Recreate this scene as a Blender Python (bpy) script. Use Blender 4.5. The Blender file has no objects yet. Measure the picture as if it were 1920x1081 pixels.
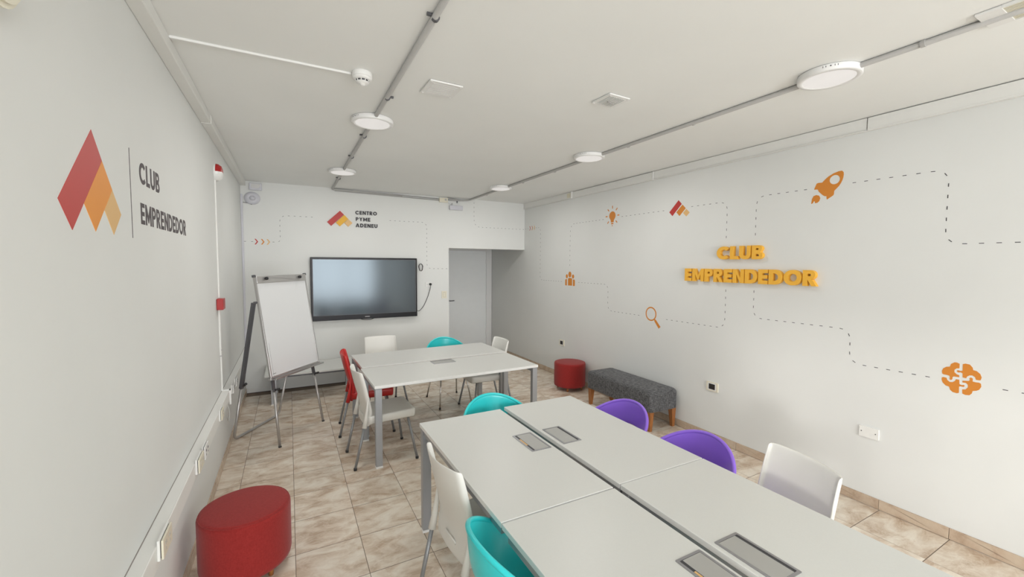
import bpy, bmesh, math, random
from mathutils import Vector, Matrix
from mathutils.geometry import tessellate_polygon
random.seed(7)
SC = bpy.context.scene
COL = SC.collection
PI = math.pi

# ------------------------------------------------------------------ camera, world, lights, exposure
cam_d = bpy.data.cameras.new('camera'); cam = bpy.data.objects.new('camera', cam_d); COL.objects.link(cam)
R_ = Vector((0.88331677, -0.46874163, 0.00572387)); U_ = Vector((0.02186142, 0.0533874, 0.99833455)); F_ = Vector((0.46826654, 0.88172052, -0.05740534))
cam.matrix_world = Matrix(((R_.x, U_.x, -F_.x, 0), (R_.y, U_.y, -F_.y, 0), (R_.z, U_.z, -F_.z, 1.8), (0, 0, 0, 1)))
cam_d.sensor_width = 36; cam_d.lens = 788.118 / 1920 * 36; cam_d.clip_start = .02; cam_d.clip_end = 100
SC.camera = cam
SC.view_settings.view_transform = 'Standard'; SC.view_settings.look = 'None'; SC.view_settings.gamma = 1
SC.view_settings.use_curve_mapping = False
SC.view_settings.exposure = -0.07

world = bpy.data.worlds.new('sky'); SC.world = world; world.use_nodes = True
bg = world.node_tree.nodes['Background']; bg.inputs[0].default_value = (.86, .93, 1, 1); bg.inputs[1].default_value = 1.5

def area(name, loc, rot, sx, sy, power, col=(1, 1, 1)):
    d = bpy.data.lights.new(name, 'AREA'); d.shape = 'RECTANGLE'; d.size = sx; d.size_y = sy; d.energy = power; d.color = col
    o = bpy.data.objects.new(name, d); COL.objects.link(o); o.location = loc; o.rotation_euler = rot
    return o
# daylight entering by the windows behind the camera
area('daylight_rear', (1.4, -5.62, 1.45), (PI/2, 0, 0), 3.7, 2.3, 280, (.98, .985, 1))
area('daylight_side', (-.66, -2.2, 1.25), (0, -PI/2, 0), 1.5, 3.2, 9, (1, .99, .97))
# soft low sun slanting in by the side window behind the camera
sd = bpy.data.lights.new('sun', 'SUN'); sd.energy = .8; sd.angle = math.radians(7); sd.color = (1, .97, .93)
so = bpy.data.objects.new('sun', sd); COL.objects.link(so); so.rotation_euler = Vector((4.38, 3.0, -.75)).to_track_quat('-Z', 'Y').to_euler(); so.location = (-4, -4, 3)

# ------------------------------------------------------------------ room constants (metres, camera at x=0 y=0)
XL, XR, YB, YF, H = -.552, 3.830, 6.736, -5.5, 2.900
YD = 8.15           # door plane at the end of the recess
XO = 2.374          # left jamb of the recess opening
ZS = 2.065          # underside of the lintel

# ------------------------------------------------------------------ materials
def new_mat(name):
    m = bpy.data.materials.new(name); m.use_nodes = True
    return m, m.node_tree, m.node_tree.nodes['Principled BSDF']
def mat(name, col, rough=.5, metal=0, spec=.5, var=0, vscale=8, bump=0, bscale=60, stretch=None, coat=0):
    m, nt, b = new_mat(name)
    b.inputs['Base Color'].default_value = (*col, 1); b.inputs['Roughness'].default_value = rough
    b.inputs['Metallic'].default_value = metal; b.inputs['Specular IOR Level'].default_value = spec
    b.inputs['Coat Weight'].default_value = coat
    tc = nt.nodes.new('ShaderNodeTexCoord'); mp = nt.nodes.new('ShaderNodeMapping'); nt.links.new(tc.outputs['Object'], mp.inputs[0])
    if stretch: mp.inputs['Scale'].default_value = stretch
    if var:
        n = nt.nodes.new('ShaderNodeTexNoise'); n.inputs['Scale'].default_value = vscale; n.inputs['Detail'].default_value = 5
        nt.links.new(mp.outputs[0], n.inputs['Vector'])
        r = nt.nodes.new('ShaderNodeValToRGB'); nt.links.new(n.outputs['Fac'], r.inputs[0])
        r.color_ramp.elements[0].position = .3; r.color_ramp.elements[1].position = .7
        r.color_ramp.elements[0].color = (*[c * (1 - var) for c in col], 1); r.color_ramp.elements[1].color = (*[min(1, c * (1 + var)) for c in col], 1)
        nt.links.new(r.outputs[0], b.inputs['Base Color'])
    if bump:
        n2 = nt.nodes.new('ShaderNodeTexNoise'); n2.inputs['Scale'].default_value = bscale; n2.inputs['Detail'].default_value = 4
        nt.links.new(mp.outputs[0], n2.inputs['Vector'])
        bp = nt.nodes.new('ShaderNodeBump'); bp.inputs['Strength'].default_value = bump; bp.inputs['Distance'].default_value = .01
        nt.links.new(n2.outputs['Fac'], bp.inputs['Height']); nt.links.new(bp.outputs[0], b.inputs['Normal'])
    return m
M = {}
M['wall'] = mat('painted_plaster', (.765, .775, .755), .75, var=.018, vscale=1.6, bump=.10, bscale=3.5, spec=.3)
M['wall_back'] = mat('painted_plaster_back', (.785, .795, .775), .75, var=.015, vscale=1.4, bump=.08, bscale=3.5, spec=.3)
M['ceil'] = mat('ceiling_paint', (.89, .90, .88), .85, var=.018, vscale=1.2, bump=.06, bscale=3, spec=.2)
M['trunk'] = mat('white_duct_plastic', (.83, .83, .80), .5, spec=.4, var=.01)
M['white_pl'] = mat('white_plastic', (.84, .84, .82), .35)
M['white_dev'] = mat('cool_white_plastic', (.64, .64, .69), .4)
M['cream'] = mat('cream_plastic', (.80, .76, .62), .35)
M['door'] = mat('door_paint', (.86, .88, .88), .45, var=.01)
M['door_frame'] = mat('door_frame_paint', (.80, .80, .79), .45)
M['table'] = mat('table_laminate', (.70, .705, .675), .36, var=.012, vscale=200, bump=.015, bscale=400, spec=.45)
M['table_edge'] = mat('table_edge_band', (.88, .88, .86), .4)
M['steel'] = mat('silver_paint', (.42, .435, .46), .38, metal=.55, var=.02, vscale=300)
M['steel_dk'] = mat('dark_grey_metal', (.13, .13, .14), .45, metal=.4)
M['box_frame'] = mat('power_box_metal', (.40, .40, .42), .3, metal=.8)
M['box_lid'] = mat('power_box_lid', (.46, .46, .44), .42, metal=.35)
M['black'] = mat('black_plastic', (.015, .015, .017), .35)
M['bezel'] = mat('tv_bezel_black', (.010, .009, .012), .3, spec=.25)
M['ink'] = mat('black_print', (.03, .027, .035), .6)
M['ink_left'] = mat('charcoal_print', (.075, .06, .065), .6)
M['rubber'] = mat('rubber', (.03, .03, .03), .7)
M['chair_w'] = mat('chair_white_plastic', (.83, .82, .775), .38, bump=.02, bscale=500, spec=.45)
M['chair_r'] = mat('chair_red_plastic', (.56, .022, .02), .3, bump=.01, bscale=500)
M['chair_leg'] = mat('chair_leg_grey', (.30, .31, .32), .4, metal=.4)
M['chrome'] = mat('chrome', (.72, .70, .68), .12, metal=1)
M['teal'] = mat('teal_plastic', (.03, .66, .68), .28, spec=.55)
M['purple'] = mat('purple_plastic', (.30, .15, .77), .34, spec=.5)
M['gap'] = mat('painted_gap_shade', (.10, .085, .075), .9)
M['gap_l'] = mat('duct_joint', (.28, .26, .24), .9)
M['grout'] = mat('grout', (.19, .145, .11), .9)
M['red'] = mat('logo_red', (.50, .035, .03), .5)
M['red_l'] = mat('logo_red_vinyl', (.52, .055, .045), .5)
M['org'] = mat('logo_orange', (.80, .30, .035), .5)
M['yel'] = mat('logo_yellow', (.82, .44, .02), .5)
M['sand'] = mat('logo_sand', (.76, .48, .20), .5)
M['orange'] = mat('icon_orange', (.66, .235, .028), .6)
M['letter'] = mat('letter_yellow', (.90, .48, .05), .5)
M['brown'] = mat('wood_leg', (.33, .125, .035), .4, var=.25, vscale=12, stretch=(8, 8, 1.2))
M['lamp_rim'] = mat('lamp_rim_white', (.85, .85, .84), .35)
M['lamp_face'] = mat('lamp_diffuser', (.74, .725, .71), .5)
b = M['lamp_face'].node_tree.nodes['Principled BSDF']; b.inputs['Emission Color'].default_value = (1, .97, .94, 1); b.inputs['Emission Strength'].default_value = .42   # lamps are off; faint glow added to lighten the panels
M['pipe'] = mat('conduit_grey', (.46, .455, .44), .45)
M['whiteboard'] = mat('whiteboard_enamel', (.74, .75, .755), .18, spec=.5)
M['alu'] = mat('aluminium', (.50, .49, .48), .35, metal=.7)
M['alarm_red'] = mat('alarm_red', (.42, .015, .015), .35)
M['dark_sock'] = mat('socket_dark', (.02, .018, .018), .4)
M['slot'] = mat('slot_dark', (.05, .05, .055), .5)
M['lens'] = mat('bulkhead_glass', (.80, .81, .77), .2)
M['glass'] = mat('window_glass', (.9, .95, 1), .02)
b = M['glass'].node_tree.nodes['Principled BSDF']; b.inputs['Transmission Weight'].default_value = 1; b.inputs['IOR'].default_value = 1.02
M['screen'] = mat('tv_screen', (.045, .05, .058), .13, spec=.75)
b = M['screen'].node_tree.nodes['Principled BSDF']; b.inputs['IOR'].default_value = 1.5; b.inputs['Specular Tint'].default_value = (.78, .92, 1, 1)

def fabric(name, col, dark, scale, mix=.5, weave=False):
    m, nt, b = new_mat(name)
    b.inputs['Roughness'].default_value = .9; b.inputs['Specular IOR Level'].default_value = .15; b.inputs['Sheen Weight'].default_value = .15
    tc = nt.nodes.new('ShaderNodeTexCoord')
    ns = []
    for st in ((scale, scale, scale * (.12 if weave else .35)), (scale * .15, scale * .15, scale) if weave else (scale * .5, scale * .5, scale)):
        mp = nt.nodes.new('ShaderNodeMapping'); mp.inputs['Scale'].default_value = st; nt.links.new(tc.outputs['Object'], mp.inputs[0])
        n = nt.nodes.new('ShaderNodeTexNoise'); n.inputs['Scale'].default_value = 1; n.inputs['Detail'].default_value = 3; nt.links.new(mp.outputs[0], n.inputs['Vector']); ns.append(n)
    a = nt.nodes.new('ShaderNodeMath'); a.operation = 'ADD'; nt.links.new(ns[0].outputs['Fac'], a.inputs[0]); nt.links.new(ns[1].outputs['Fac'], a.inputs[1])
    h = nt.nodes.new('ShaderNodeMath'); h.operation = 'MULTIPLY'; h.inputs[1].default_value = .5; nt.links.new(a.outputs[0], h.inputs[0])
    r = nt.nodes.new('ShaderNodeValToRGB'); nt.links.new(h.outputs[0], r.inputs[0])
    r.color_ramp.elements[0].position = .5 - mix * .22; r.color_ramp.elements[1].position = .5 + mix * .22
    r.color_ramp.elements[0].color = (*dark, 1); r.color_ramp.elements[1].color = (*col, 1)
    nt.links.new(r.outputs[0], b.inputs['Base Color'])
    bp = nt.nodes.new('ShaderNodeBump'); bp.inputs['Strength'].default_value = .35; bp.inputs['Distance'].default_value = .002
    nt.links.new(h.outputs[0], bp.inputs['Height']); nt.links.new(bp.outputs[0], b.inputs['Normal'])
    return m
M['red_fab'] = fabric('red_fabric', (.36, .034, .031), (.25, .02, .018), 160, 1.2)
M['grey_fab'] = fabric('grey_fabric', (.19, .19, .195), (.022, .022, .024), 230, .6, True)

def tile_mat(name, dark, mid, light, pos=True):
    m, nt, b = new_mat(name); L = nt.links
    b.inputs['Roughness'].default_value = .22; b.inputs['Specular IOR Level'].default_value = .5
    g = nt.nodes.new('ShaderNodeNewGeometry'); oi = nt.nodes.new('ShaderNodeObjectInfo')
    off = nt.nodes.new('ShaderNodeVectorMath'); off.operation = 'SCALE'; off.inputs[0].default_value = (37.7, 91.3, 13.1); L.new(oi.outputs['Random'], off.inputs['Scale'])
    add = nt.nodes.new('ShaderNodeVectorMath'); L.new(g.outputs['Position'], add.inputs[0]); L.new(off.outputs[0], add.inputs[1])
    mp = nt.nodes.new('ShaderNodeMapping'); mp.inputs['Scale'].default_value = (5.0, 8.6, 8); L.new(add.outputs[0], mp.inputs[0])
    n1 = nt.nodes.new('ShaderNodeTexNoise'); n1.inputs['Scale'].default_value = 1; n1.inputs['Detail'].default_value = 7; n1.inputs['Roughness'].default_value = .58; n1.inputs['Distortion'].default_value = .7
    L.new(mp.outputs[0], n1.inputs['Vector'])
    r = nt.nodes.new('ShaderNodeValToRGB'); L.new(n1.outputs['Fac'], r.inputs[0]); e = r.color_ramp.elements
    e[0].position = .34; e[0].color = (*dark, 1); e[1].position = .66; e[1].color = (*light, 1)
    x = e.new(.46); x.color = (*mid, 1); x = e.new(.54); x.color = (*[(a + c) / 2 for a, c in zip(mid, light)], 1)
    # thin pale veins
    n2 = nt.nodes.new('ShaderNodeTexNoise'); n2.inputs['Scale'].default_value = 1.3; n2.inputs['Detail'].default_value = 5; n2.inputs['Distortion'].default_value = 2.2
    L.new(mp.outputs[0], n2.inputs['Vector'])
    v = nt.nodes.new('ShaderNodeMath'); v.operation = 'SUBTRACT'; v.inputs[1].default_value = .5; L.new(n2.outputs['Fac'], v.inputs[0])
    v2 = nt.nodes.new('ShaderNodeMath'); v2.operation = 'ABSOLUTE'; L.new(v.outputs[0], v2.inputs[0])
    v3 = nt.nodes.new('ShaderNodeMapRange'); v3.inputs['From Min'].default_value = .05; v3.inputs['From Max'].default_value = 0; v3.inputs['To Max'].default_value = .22; L.new(v2.outputs[0], v3.inputs['Value'])
    mx = nt.nodes.new('ShaderNodeMixRGB'); L.new(v3.outputs[0], mx.inputs[0]); L.new(r.outputs[0], mx.inputs[1]); mx.inputs[2].default_value = (*[min(1, c * 1.12) for c in light], 1)
    hv = nt.nodes.new('ShaderNodeMapRange'); hv.inputs['To Min'].default_value = .95; hv.inputs['To Max'].default_value = 1.04; L.new(oi.outputs['Random'], hv.inputs['Value'])
    mm = nt.nodes.new('ShaderNodeVectorMath'); mm.operation = 'SCALE'; L.new(mx.outputs[0], mm.inputs[0]); L.new(hv.outputs[0], mm.inputs['Scale'])
    L.new(mm.outputs[0], b.inputs['Base Color'])
    return m
M['tile'] = tile_mat('marbled_floor_tile', (.53, .40, .29), (.68, .56, .44), (.84, .77, .66))
M['base_tile'] = tile_mat('baseboard_tile', (.47, .35, .25), (.56, .43, .32), (.62, .51, .39))

# ------------------------------------------------------------------ helpers
def link(name, me, m=None, parent=None, smooth=False):
    o = bpy.data.objects.new(name, me); COL.objects.link(o)
    if m:
        for k in (m if isinstance(m, (list, tuple)) else [m]): me.materials.append(k)
    if parent: o.parent = parent
    if smooth:
        for p in me.polygons: p.use_smooth = True
    return o
def obj(name, bm, m=None, parent=None, smooth=False):
    bmesh.ops.recalc_face_normals(bm, faces=bm.faces)
    me = bpy.data.meshes.new(name); bm.to_mesh(me); bm.free()
    return link(name, me, m, parent, smooth)
def tag(o, label, cat, group=None):
    o['label'] = label; o['category'] = cat
    if group: o['group'] = group
    return o
def thing(name, label, cat, loc=(0, 0, 0), rz=0, group=None):
    o = bpy.data.objects.new(name, None); COL.objects.link(o); o.location = loc; o.rotation_euler = (0, 0, rz)
    o.empty_display_size = .05
    return tag(o, label, cat, group)
def struct(o): o['kind'] = 'structure'; return o
def dup(root, loc, rz, label, group=None):
    r = root.copy(); COL.objects.link(r); r.location = loc; r.rotation_euler = (0, 0, rz); r['label'] = label
    if group: r['group'] = group
    for ch in list(root.children):
        c = ch.copy(); COL.objects.link(c); c.parent = r
        for g in ch.children:
            d = g.copy(); COL.objects.link(d); d.parent = c
    return r
def box(bm, x0, x1, y0, y1, z0, z1, bev=0, seg=1):
    vs = [bm.verts.new((x, y, z)) for x in (x0, x1) for y in (y0, y1) for z in (z0, z1)]
    fs = [(0, 1, 3, 2), (4, 6, 7, 5), (0, 4, 5, 1), (2, 3, 7, 6), (0, 2, 6, 4), (1, 5, 7, 3)]
    F = [bm.faces.new([vs[i] for i in f]) for f in fs]
    if bev:
        es = list({e for f in F for e in f.edges})
        bmesh.ops.bevel(bm, geom=es, offset=bev, segments=seg, affect='EDGES', profile=.5)
    return F
def bx(*a, **k):
    bm = bmesh.new(); box(bm, *a, **k); return bm
def tube(bm, pts, r, n=12, caps=True, r1=None):
    pts = [Vector(p) for p in pts]; rings = []
    up = None
    for i, p in enumerate(pts):
        t = (pts[min(i + 1, len(pts) - 1)] - pts[max(i - 1, 0)]).normalized()
        if up is None: up = Vector((0, 0, 1)) if abs(t.z) < .9 else Vector((1, 0, 0))
        a = t.cross(up).normalized(); b_ = a.cross(t).normalized(); up = b_
        rr = r if r1 is None else r + (r1 - r) * i / (len(pts) - 1)
        rings.append([bm.verts.new(p + (a * math.cos(q) + b_ * math.sin(q)) * rr) for q in [2 * PI * k / n for k in range(n)]])
    for A, B in zip(rings, rings[1:]):
        for k in range(n): bm.faces.new((A[k], A[(k + 1) % n], B[(k + 1) % n], B[k]))
    if caps: bm.faces.new(rings[0]); bm.faces.new(rings[-1])
def rounded(pts, r, n=6):
    """polyline with rounded corners"""
    pts = [Vector(p) for p in pts]; out = [pts[0]]
    for a, b_, c in zip(pts, pts[1:], pts[2:]):
        d1 = (a - b_); d2 = (c - b_); k = min(r, d1.length * .49, d2.length * .49)
        p0 = b_ + d1.normalized() * k; p1 = b_ + d2.normalized() * k
        for i in range(n + 1):
            t = i / n; out.append(p0 * (1 - t) ** 2 + b_ * 2 * t * (1 - t) + p1 * t * t)
    out.append(pts[-1]); return out
def lathe(bm, prof, n=32, c=(0, 0), cap=True):
    rings = []
    for r, z in prof:
        rings.append([bm.verts.new((c[0] + r * math.cos(2 * PI * k / n), c[1] + r * math.sin(2 * PI * k / n), z)) for k in range(n)])
    for A, B in zip(rings, rings[1:]):
        for k in range(n): bm.faces.new((A[k], A[(k + 1) % n], B[(k + 1) % n], B[k]))
    if cap: bm.faces.new(rings[0]); bm.faces.new(rings[-1])
class Frame:      # 2D wall plane -> 3D; u to the viewer's right, v up, n towards the room
    def __init__(s, o, u, v, n): s.o, s.u, s.v, s.n = map(Vector, (o, u, v, n))
    def __call__(s, a, b_, c=0): return s.o + s.u * a + s.v * b_ + s.n * c
FL = Frame((XL, 0, 0), (0, 1, 0), (0, 0, 1), (1, 0, 0))        # a = y
FB = Frame((0, YB, 0), (1, 0, 0), (0, 0, 1), (0, -1, 0))       # a = x
FR = Frame((XR, 0, 0), (0, -1, 0), (0, 0, 1), (-1, 0, 0))      # a = -y
def prism(bm, fr, loops, d0, d1):
    """extruded flat shape: loops[0] outline, others holes, in wall coordinates"""
    L = [[Vector((p[0], p[1], 0)) for p in lp] for lp in loops]
    tris = tessellate_polygon(L); flat = [p for lp in L for p in lp]
    f = [bm.verts.new(fr(p.x, p.y, d1)) for p in flat]; k = [bm.verts.new(fr(p.x, p.y, d0)) for p in flat]
    for t in tris:
        try: bm.faces.new([f[i] for i in t]); bm.faces.new([k[i] for i in reversed(t)])
        except ValueError: pass
    s = 0
    for lp in L:
        n = len(lp)
        for i in range(n):
            a, b_ = s + i, s + (i + 1) % n
            bm.faces.new((f[a], f[b_], k[b_], k[a]))
        s += n
def flat(name, fr, shapes, m, parent=None, d0=0, d=.0012):
    bm = bmesh.new()
    for lp in shapes: prism(bm, fr, lp, d0, d)
    return obj(name, bm, m, parent)
def ell(cx, cy, rx, ry, a0=0, a1=360, n=24):
    closed = abs(a1 - a0) >= 360
    return [(cx + rx * math.cos(math.radians(a0 + (a1 - a0) * i / n)), cy + ry * math.sin(math.radians(a0 + (a1 - a0) * i / n))) for i in range(n if closed else n + 1)]
def rrect(x0, x1, y0, y1, r, n=5):
    return ell(x1 - r, y1 - r, r, r, 0, 90, n) + ell(x0 + r, y1 - r, r, r, 90, 180, n) + ell(x0 + r, y0 + r, r, r, 180, 270, n) + ell(x1 - r, y0 + r, r, r, 270, 360, n)

# ------------------------------------------------------------------ room shell
T = .15
struct(obj('floor', bx(XL - T, XR + T, YF - T, YD + .3, -.12, -.0008), M['grout']))
floor = bpy.data.objects['floor']
# floor tiles, each its own object sharing one mesh (rows run very slightly out of square)
TX, TY, SH = .3819, .3755, .0144
def tile_mesh(w0, w1, name='tile'):
    bm = bmesh.new(); g = .0016
    x0, x1, y0, y1 = w0 + g, w1 - g, g * 1.5, TY - g * 1.5
    low = [(x0, y0), (x1, y0), (x1, y1), (x0, y1)]
    a = [bm.verts.new((x, y + SH * x, -.0008)) for x, y in low]
    k = .0006; c = [bm.verts.new((x + (k if x == x0 else -k), y + (k if y == y0 else -k) + SH * x, 0)) for x, y in low]
    bm.faces.new(c)
    for i in range(4): bm.faces.new((a[i], a[(i + 1) % 4], c[(i + 1) % 4], c[i]))
    me = bpy.data.meshes.new(name); bmesh.ops.recalc_face_normals(bm, faces=bm.faces); bm.to_mesh(me); bm.free(); me.materials.append(M['tile']); return me
full = tile_mesh(0, TX); ix0 = math.ceil((XL + .001) / TX); gx0 = -.001
cols = []
i = -2
while gx0 + i * TX < XR:
    a = gx0 + i * TX; lo = max(a, XL + .001) - a; hi = min(a + TX, XR - .001) - a
    if hi - lo > .01: cols.append((a, full if (lo < 1e-6 and hi > TX - 1e-6) else tile_mesh(lo, hi)))
    i += 1
for j in range(-6, 14):
    y = 2.835 + j * TY
    for a, me in cols:
        if y + TY > YB - .01 and a + TX < XO: continue
        if y + SH * 4 + TY > YD + .02: continue
        o = bpy.data.objects.new('tile', me); COL.objects.link(o); o.location = (a, y + SH * (a - .4), 0); o.parent = floor
# nearer the rear window the same tiling goes on as one joined part
bm = bmesh.new()
for j in range(-23, -6):
    y = 2.835 + j * TY
    for a, me in cols:
        lo = max(a, XL) + .0016; hi = min(a + TX, XR) - .0016; yy = y + SH * (a - .4)
        if yy < YF: continue
        box(bm, lo, hi, yy + .0016, yy + TY - .0016, -.0008, 0)
o = obj('rear_tile_field', bm, M['tile'], floor); o['kind'] = 'stuff'

def wall_with_hole(name, fr, a0, a1, z0, z1, hole, thick, m):
    bm = bmesh.new(); h0, h1, k0, k1 = hole
    for q in ((a0, h0, z0, z1), (h1, a1, z0, z1), (h0, h1, z0, k0), (h0, h1, k1, z1)):
        if q[1] - q[0] > 1e-4 and q[3] - q[2] > 1e-4:
            prism(bm, fr, [[(q[0], q[2]), (q[1], q[2]), (q[1], q[3]), (q[0], q[3])]], -thick, 0)
    return struct(obj(name, bm, m))
wall_with_hole('wall_left', FL, YF - T, YB + .15, -.02, H, (-3.9, -.45, .45, 2.05), T, M['wall'])
struct(obj('wall_right', bx(XR, XR + T, YF - T, YD + .3, -.02, H), M['wall']))
struct(obj('wall_back', bx(XL, XO, YB, YB + .14, -.02, H), M['wall_back']))
struct(obj('wall_lintel', bx(XO, XR, YB, YB + .14, ZS, H), M['wall_back']))
struct(obj('wall_recess_left', bx(XO - .14, XO, YB + .14, YD + .2, -.02, H), M['wall_back']))
FREAR = Frame((0, YF, 0), (-1, 0, 0), (0, 0, 1), (0, 1, 0))
wall_with_hole('wall_rear', FREAR, -XR, -XL, -.02, H, (-3.4, .45, .25, 2.65), T, M['wall'])
struct(obj('ceiling', bx(XL - T, XR + T, YF - T, YD + .3, H, H + .12), M['ceil']))
# recess end: wall round the door
bm = bmesh.new(); box(bm, XO, 2.80, YD + .04, YD + .2, -.02, H); box(bm, 2.80, XR, YD + .04, YD + .2, 2.10, H)
struct(obj('wall_recess_end', bm, M['wall_back']))
# windows behind the camera
def window(name, fr, a0, a1, z0, z1, n):
    bm = bmesh.new(); w = .05
    for q in ((a0, a1, z0, z0 + w), (a0, a1, z1 - w, z1), (a0, a0 + w, z0, z1), (a1 - w, a1, z0, z1)):
        prism(bm, fr, [[(q[0], q[2]), (q[1], q[2]), (q[1], q[3]), (q[0], q[3])]], -.10, -.05)
    for k in range(1, n):
        c = a0 + (a1 - a0) * k / n; prism(bm, fr, [[(c - .03, z0), (c + .03, z0), (c + .03, z1), (c - .03, z1)]], -.10, -.05)
    return struct(obj(name, bm, M['white_pl']))
w1 = window('window_1', FREAR, -3.4, .45, .25, 2.65, 3)
w2 = window('window_2', FL, -3.9, -.45, .45, 2.05, 3)

# baseboards of cut tile
def baseboard(name, fr, a0, joints, a1, sgn):
    root = struct(thing(name, '', ''))
    for k in ('label', 'category'): del root[k]
    js = [a0] + joints + [a1]
    for p, q in zip(js, js[1:]):
        bm = bmesh.new(); prism(bm, fr, [[(p + .0012, .002), (q - .0012, .002), (q - .0012, .076), (p + .0012, .076)]], 0, .009)
        bmesh.ops.bevel(bm, geom=[e for e in bm.edges], offset=.0012, segments=1, affect='EDGES')
        obj('tile', bm, M['base_tile'], root)
    bm = bmesh.new(); prism(bm, fr, [[(a0, 0), (a1, 0), (a1, .074), (a0, .074)]], 0, .006)
    o = obj('mortar_bed', bm, M['grout'], root)
    return root
jr = [-(1.012 + k * TY) for k in range(17, -4, -1)]
baseboard('baseboard_right', FR, -YD, [j for j in jr if -YD < j < 3], 3.0, 1)
jl = [2.835 + k * TY for k in range(-6, 11)]
bl = baseboard('baseboard_left', FL, -.5, [j for j in jl if j < YB - .05], YB, 1)
# dark strip coloured as the shadow gap at the foot of the back wall
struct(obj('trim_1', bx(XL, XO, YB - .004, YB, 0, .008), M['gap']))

# ------------------------------------------------------------------ door in the recess
d = struct(thing('door_1', '', '', (0, 0, 0)))
for k in ('label', 'category'): del d[k]
obj('door_panel', bx(2.80, 3.70, YD, YD + .035, .01, 2.06, bev=.002), M['door'], d)
bm = bmesh.new(); box(bm, 3.70, 3.825, YD - .02, YD + .04, 0, 2.12, bev=.004); box(bm, 2.72, 3.70, YD - .02, YD + .04, 2.062, 2.12, bev=.004); box(bm, 2.72, 2.80, YD - .02, YD + .04, 0, 2.12, bev=.004)
obj('door_frame', bm, M['door_frame'], d)
bm = bmesh.new(); tube(bm, [(2.885, YD, 1.05), (2.885, YD - .05, 1.05), (2.97, YD - .055, 1.055)], .010, 8)
obj('door_handle', bm, M['steel_dk'], d)
for z in (.35, 1.1, 1.85):
    bm = bmesh.new(); tube(bm, [(3.698, YD - .006, z - .05), (3.698, YD - .006, z + .05)], .008, 8); obj('hinge', bm, M['door_frame'], d)

# ------------------------------------------------------------------ cable trunking
def trunking(name, label, secs, m='trunk'):
    t = thing(name, label, 'cable duct')
    for s in secs: obj('trunking_section', bx(*s, bev=.003), M[m], t)
    return t
t = trunking('ceiling_trunking', 'white boxed cable duct running along the top of the left wall', [(XL, XL + .063, 3.897, YB, 2.835, H - .001), (XL, XL + .063, 1.2, 3.893, 2.835, H - .001), (XL, XL + .063, -5.4, 1.196, 2.835, H - .001)])
obj('seam_cover', bx(XL, XL + .066, 3.885, 3.905, 2.832, H - .002, bev=.002), M['trunk'], t)
t = trunking('ceiling_trunking', 'white boxed cable duct running along the top of the right wall', [(XR - .026, XR, 5.255, YB - .001, 2.80, H - .001), (XR - .03, XR, 3.648, 5.245, 2.80, H - .007), (XR - .026, XR, 1.578, 3.642, 2.80, H - .004), (XR - .03, XR, -5.4, 1.572, 2.80, H - .006)])
for z, dd in ((2.812, .033), (2.803, .031)):
    obj('ridge', bx(XR - dd, XR, -5.4, YB - .05, z - .002, z + .001), M['trunk'], t)
obj('end_cap', bx(XR - .045, XR, 5.235, 5.262, 2.797, H - .002, bev=.003), M['white_pl'], t)
obj('joint_cover', bx(XR - .034, XR, 3.640, 3.652, 2.797, H - .006), M['white_pl'], t)
obj('louvre_patch', bx(XR - .028, XR, 5.27, 5.38, 2.81, 2.885, bev=.002), M['cream'], t)
t = trunking('wall_trunking', 'white boxed cable duct with sockets running low along the left wall', [(XL, XL + .057, 4.07, YB - .001, .562, .658), (XL, XL + .057, -5.4, 4.066, .562, .658)])
obj('gap_strip', bx(XL, XL + .003, -5.4, YB, .658, .6605), M['gap_l'], t)
t = thing('vertical_trunking', 'thin lilac-white cable strip standing in the back left corner', 'cable duct')
obj('strip', bx(XL + .001, XL + .026, YB - .018, YB - .001, .66, 2.72, bev=.002), M['white_dev'], t)

# sockets on the low trunking
def duct_socket(y0, y1, label, kind=0):
    x = XL + .057
    t = thing('wall_socket', label, 'socket', group='sockets on the low duct')
    obj('back_box', bx(x, x + .010, y0, y1, .590, .676, bev=.002), M['white_pl'], t)
    obj('face_plate', bx(x + .013, x + .021, y0 + .003, y1 - .003, .593, .673, bev=.002), M['cream'] if kind == 0 else M['white_pl'], t)
    obj('spacer', bx(x + .009, x + .014, y0 + .008, y1 - .008, .598, .668), M['slot'], t)
    c = (y0 + y1) / 2
    bm = bmesh.new()
    for yy in (c - .03, c + .03):
        for k in (-1, 1): box(bm, x + .021, x + .0222, yy + k * .008 - .002, yy + k * .008 + .002, .636, .650)
        box(bm, x + .021, x + .0222, yy - .002, yy + .002, .612, .624)
    obj('pin_holes', bm, M['slot'] if kind else M['box_lid'], t)['kind'] = 'stuff'
    return t
duct_socket(2.11, 2.26, 'cream double socket on the low left duct, nearest the camera')
duct_socket(2.90, 3.05, 'cream double socket on the low left duct, first of the adjoining pair')
duct_socket(3.09, 3.21, 'white socket on the low left duct, farther of the adjoining pair', 1)
duct_socket(3.82, 3.94, 'cream socket on the low left duct with a cord hanging beside it')
duct_socket(4.58, 4.70, 'white socket on the low left duct just past the dropped white conduit', 1)
duct_socket(4.83, 4.95, 'white socket on the low left duct, farthest, beside the easel', 1)
x = XL + .06
bm = bmesh.new(); tube(bm, rounded([(x + .012, 4.20, .60), (x + .03, 4.17, .54), (x + .03, 4.05, .50), (x + .03, 3.99, .56)], .05), .003, 6)
tag(obj('power_cord', bm, M['box_lid']), 'thin grey cord looping below the low left duct', 'cord')

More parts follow.
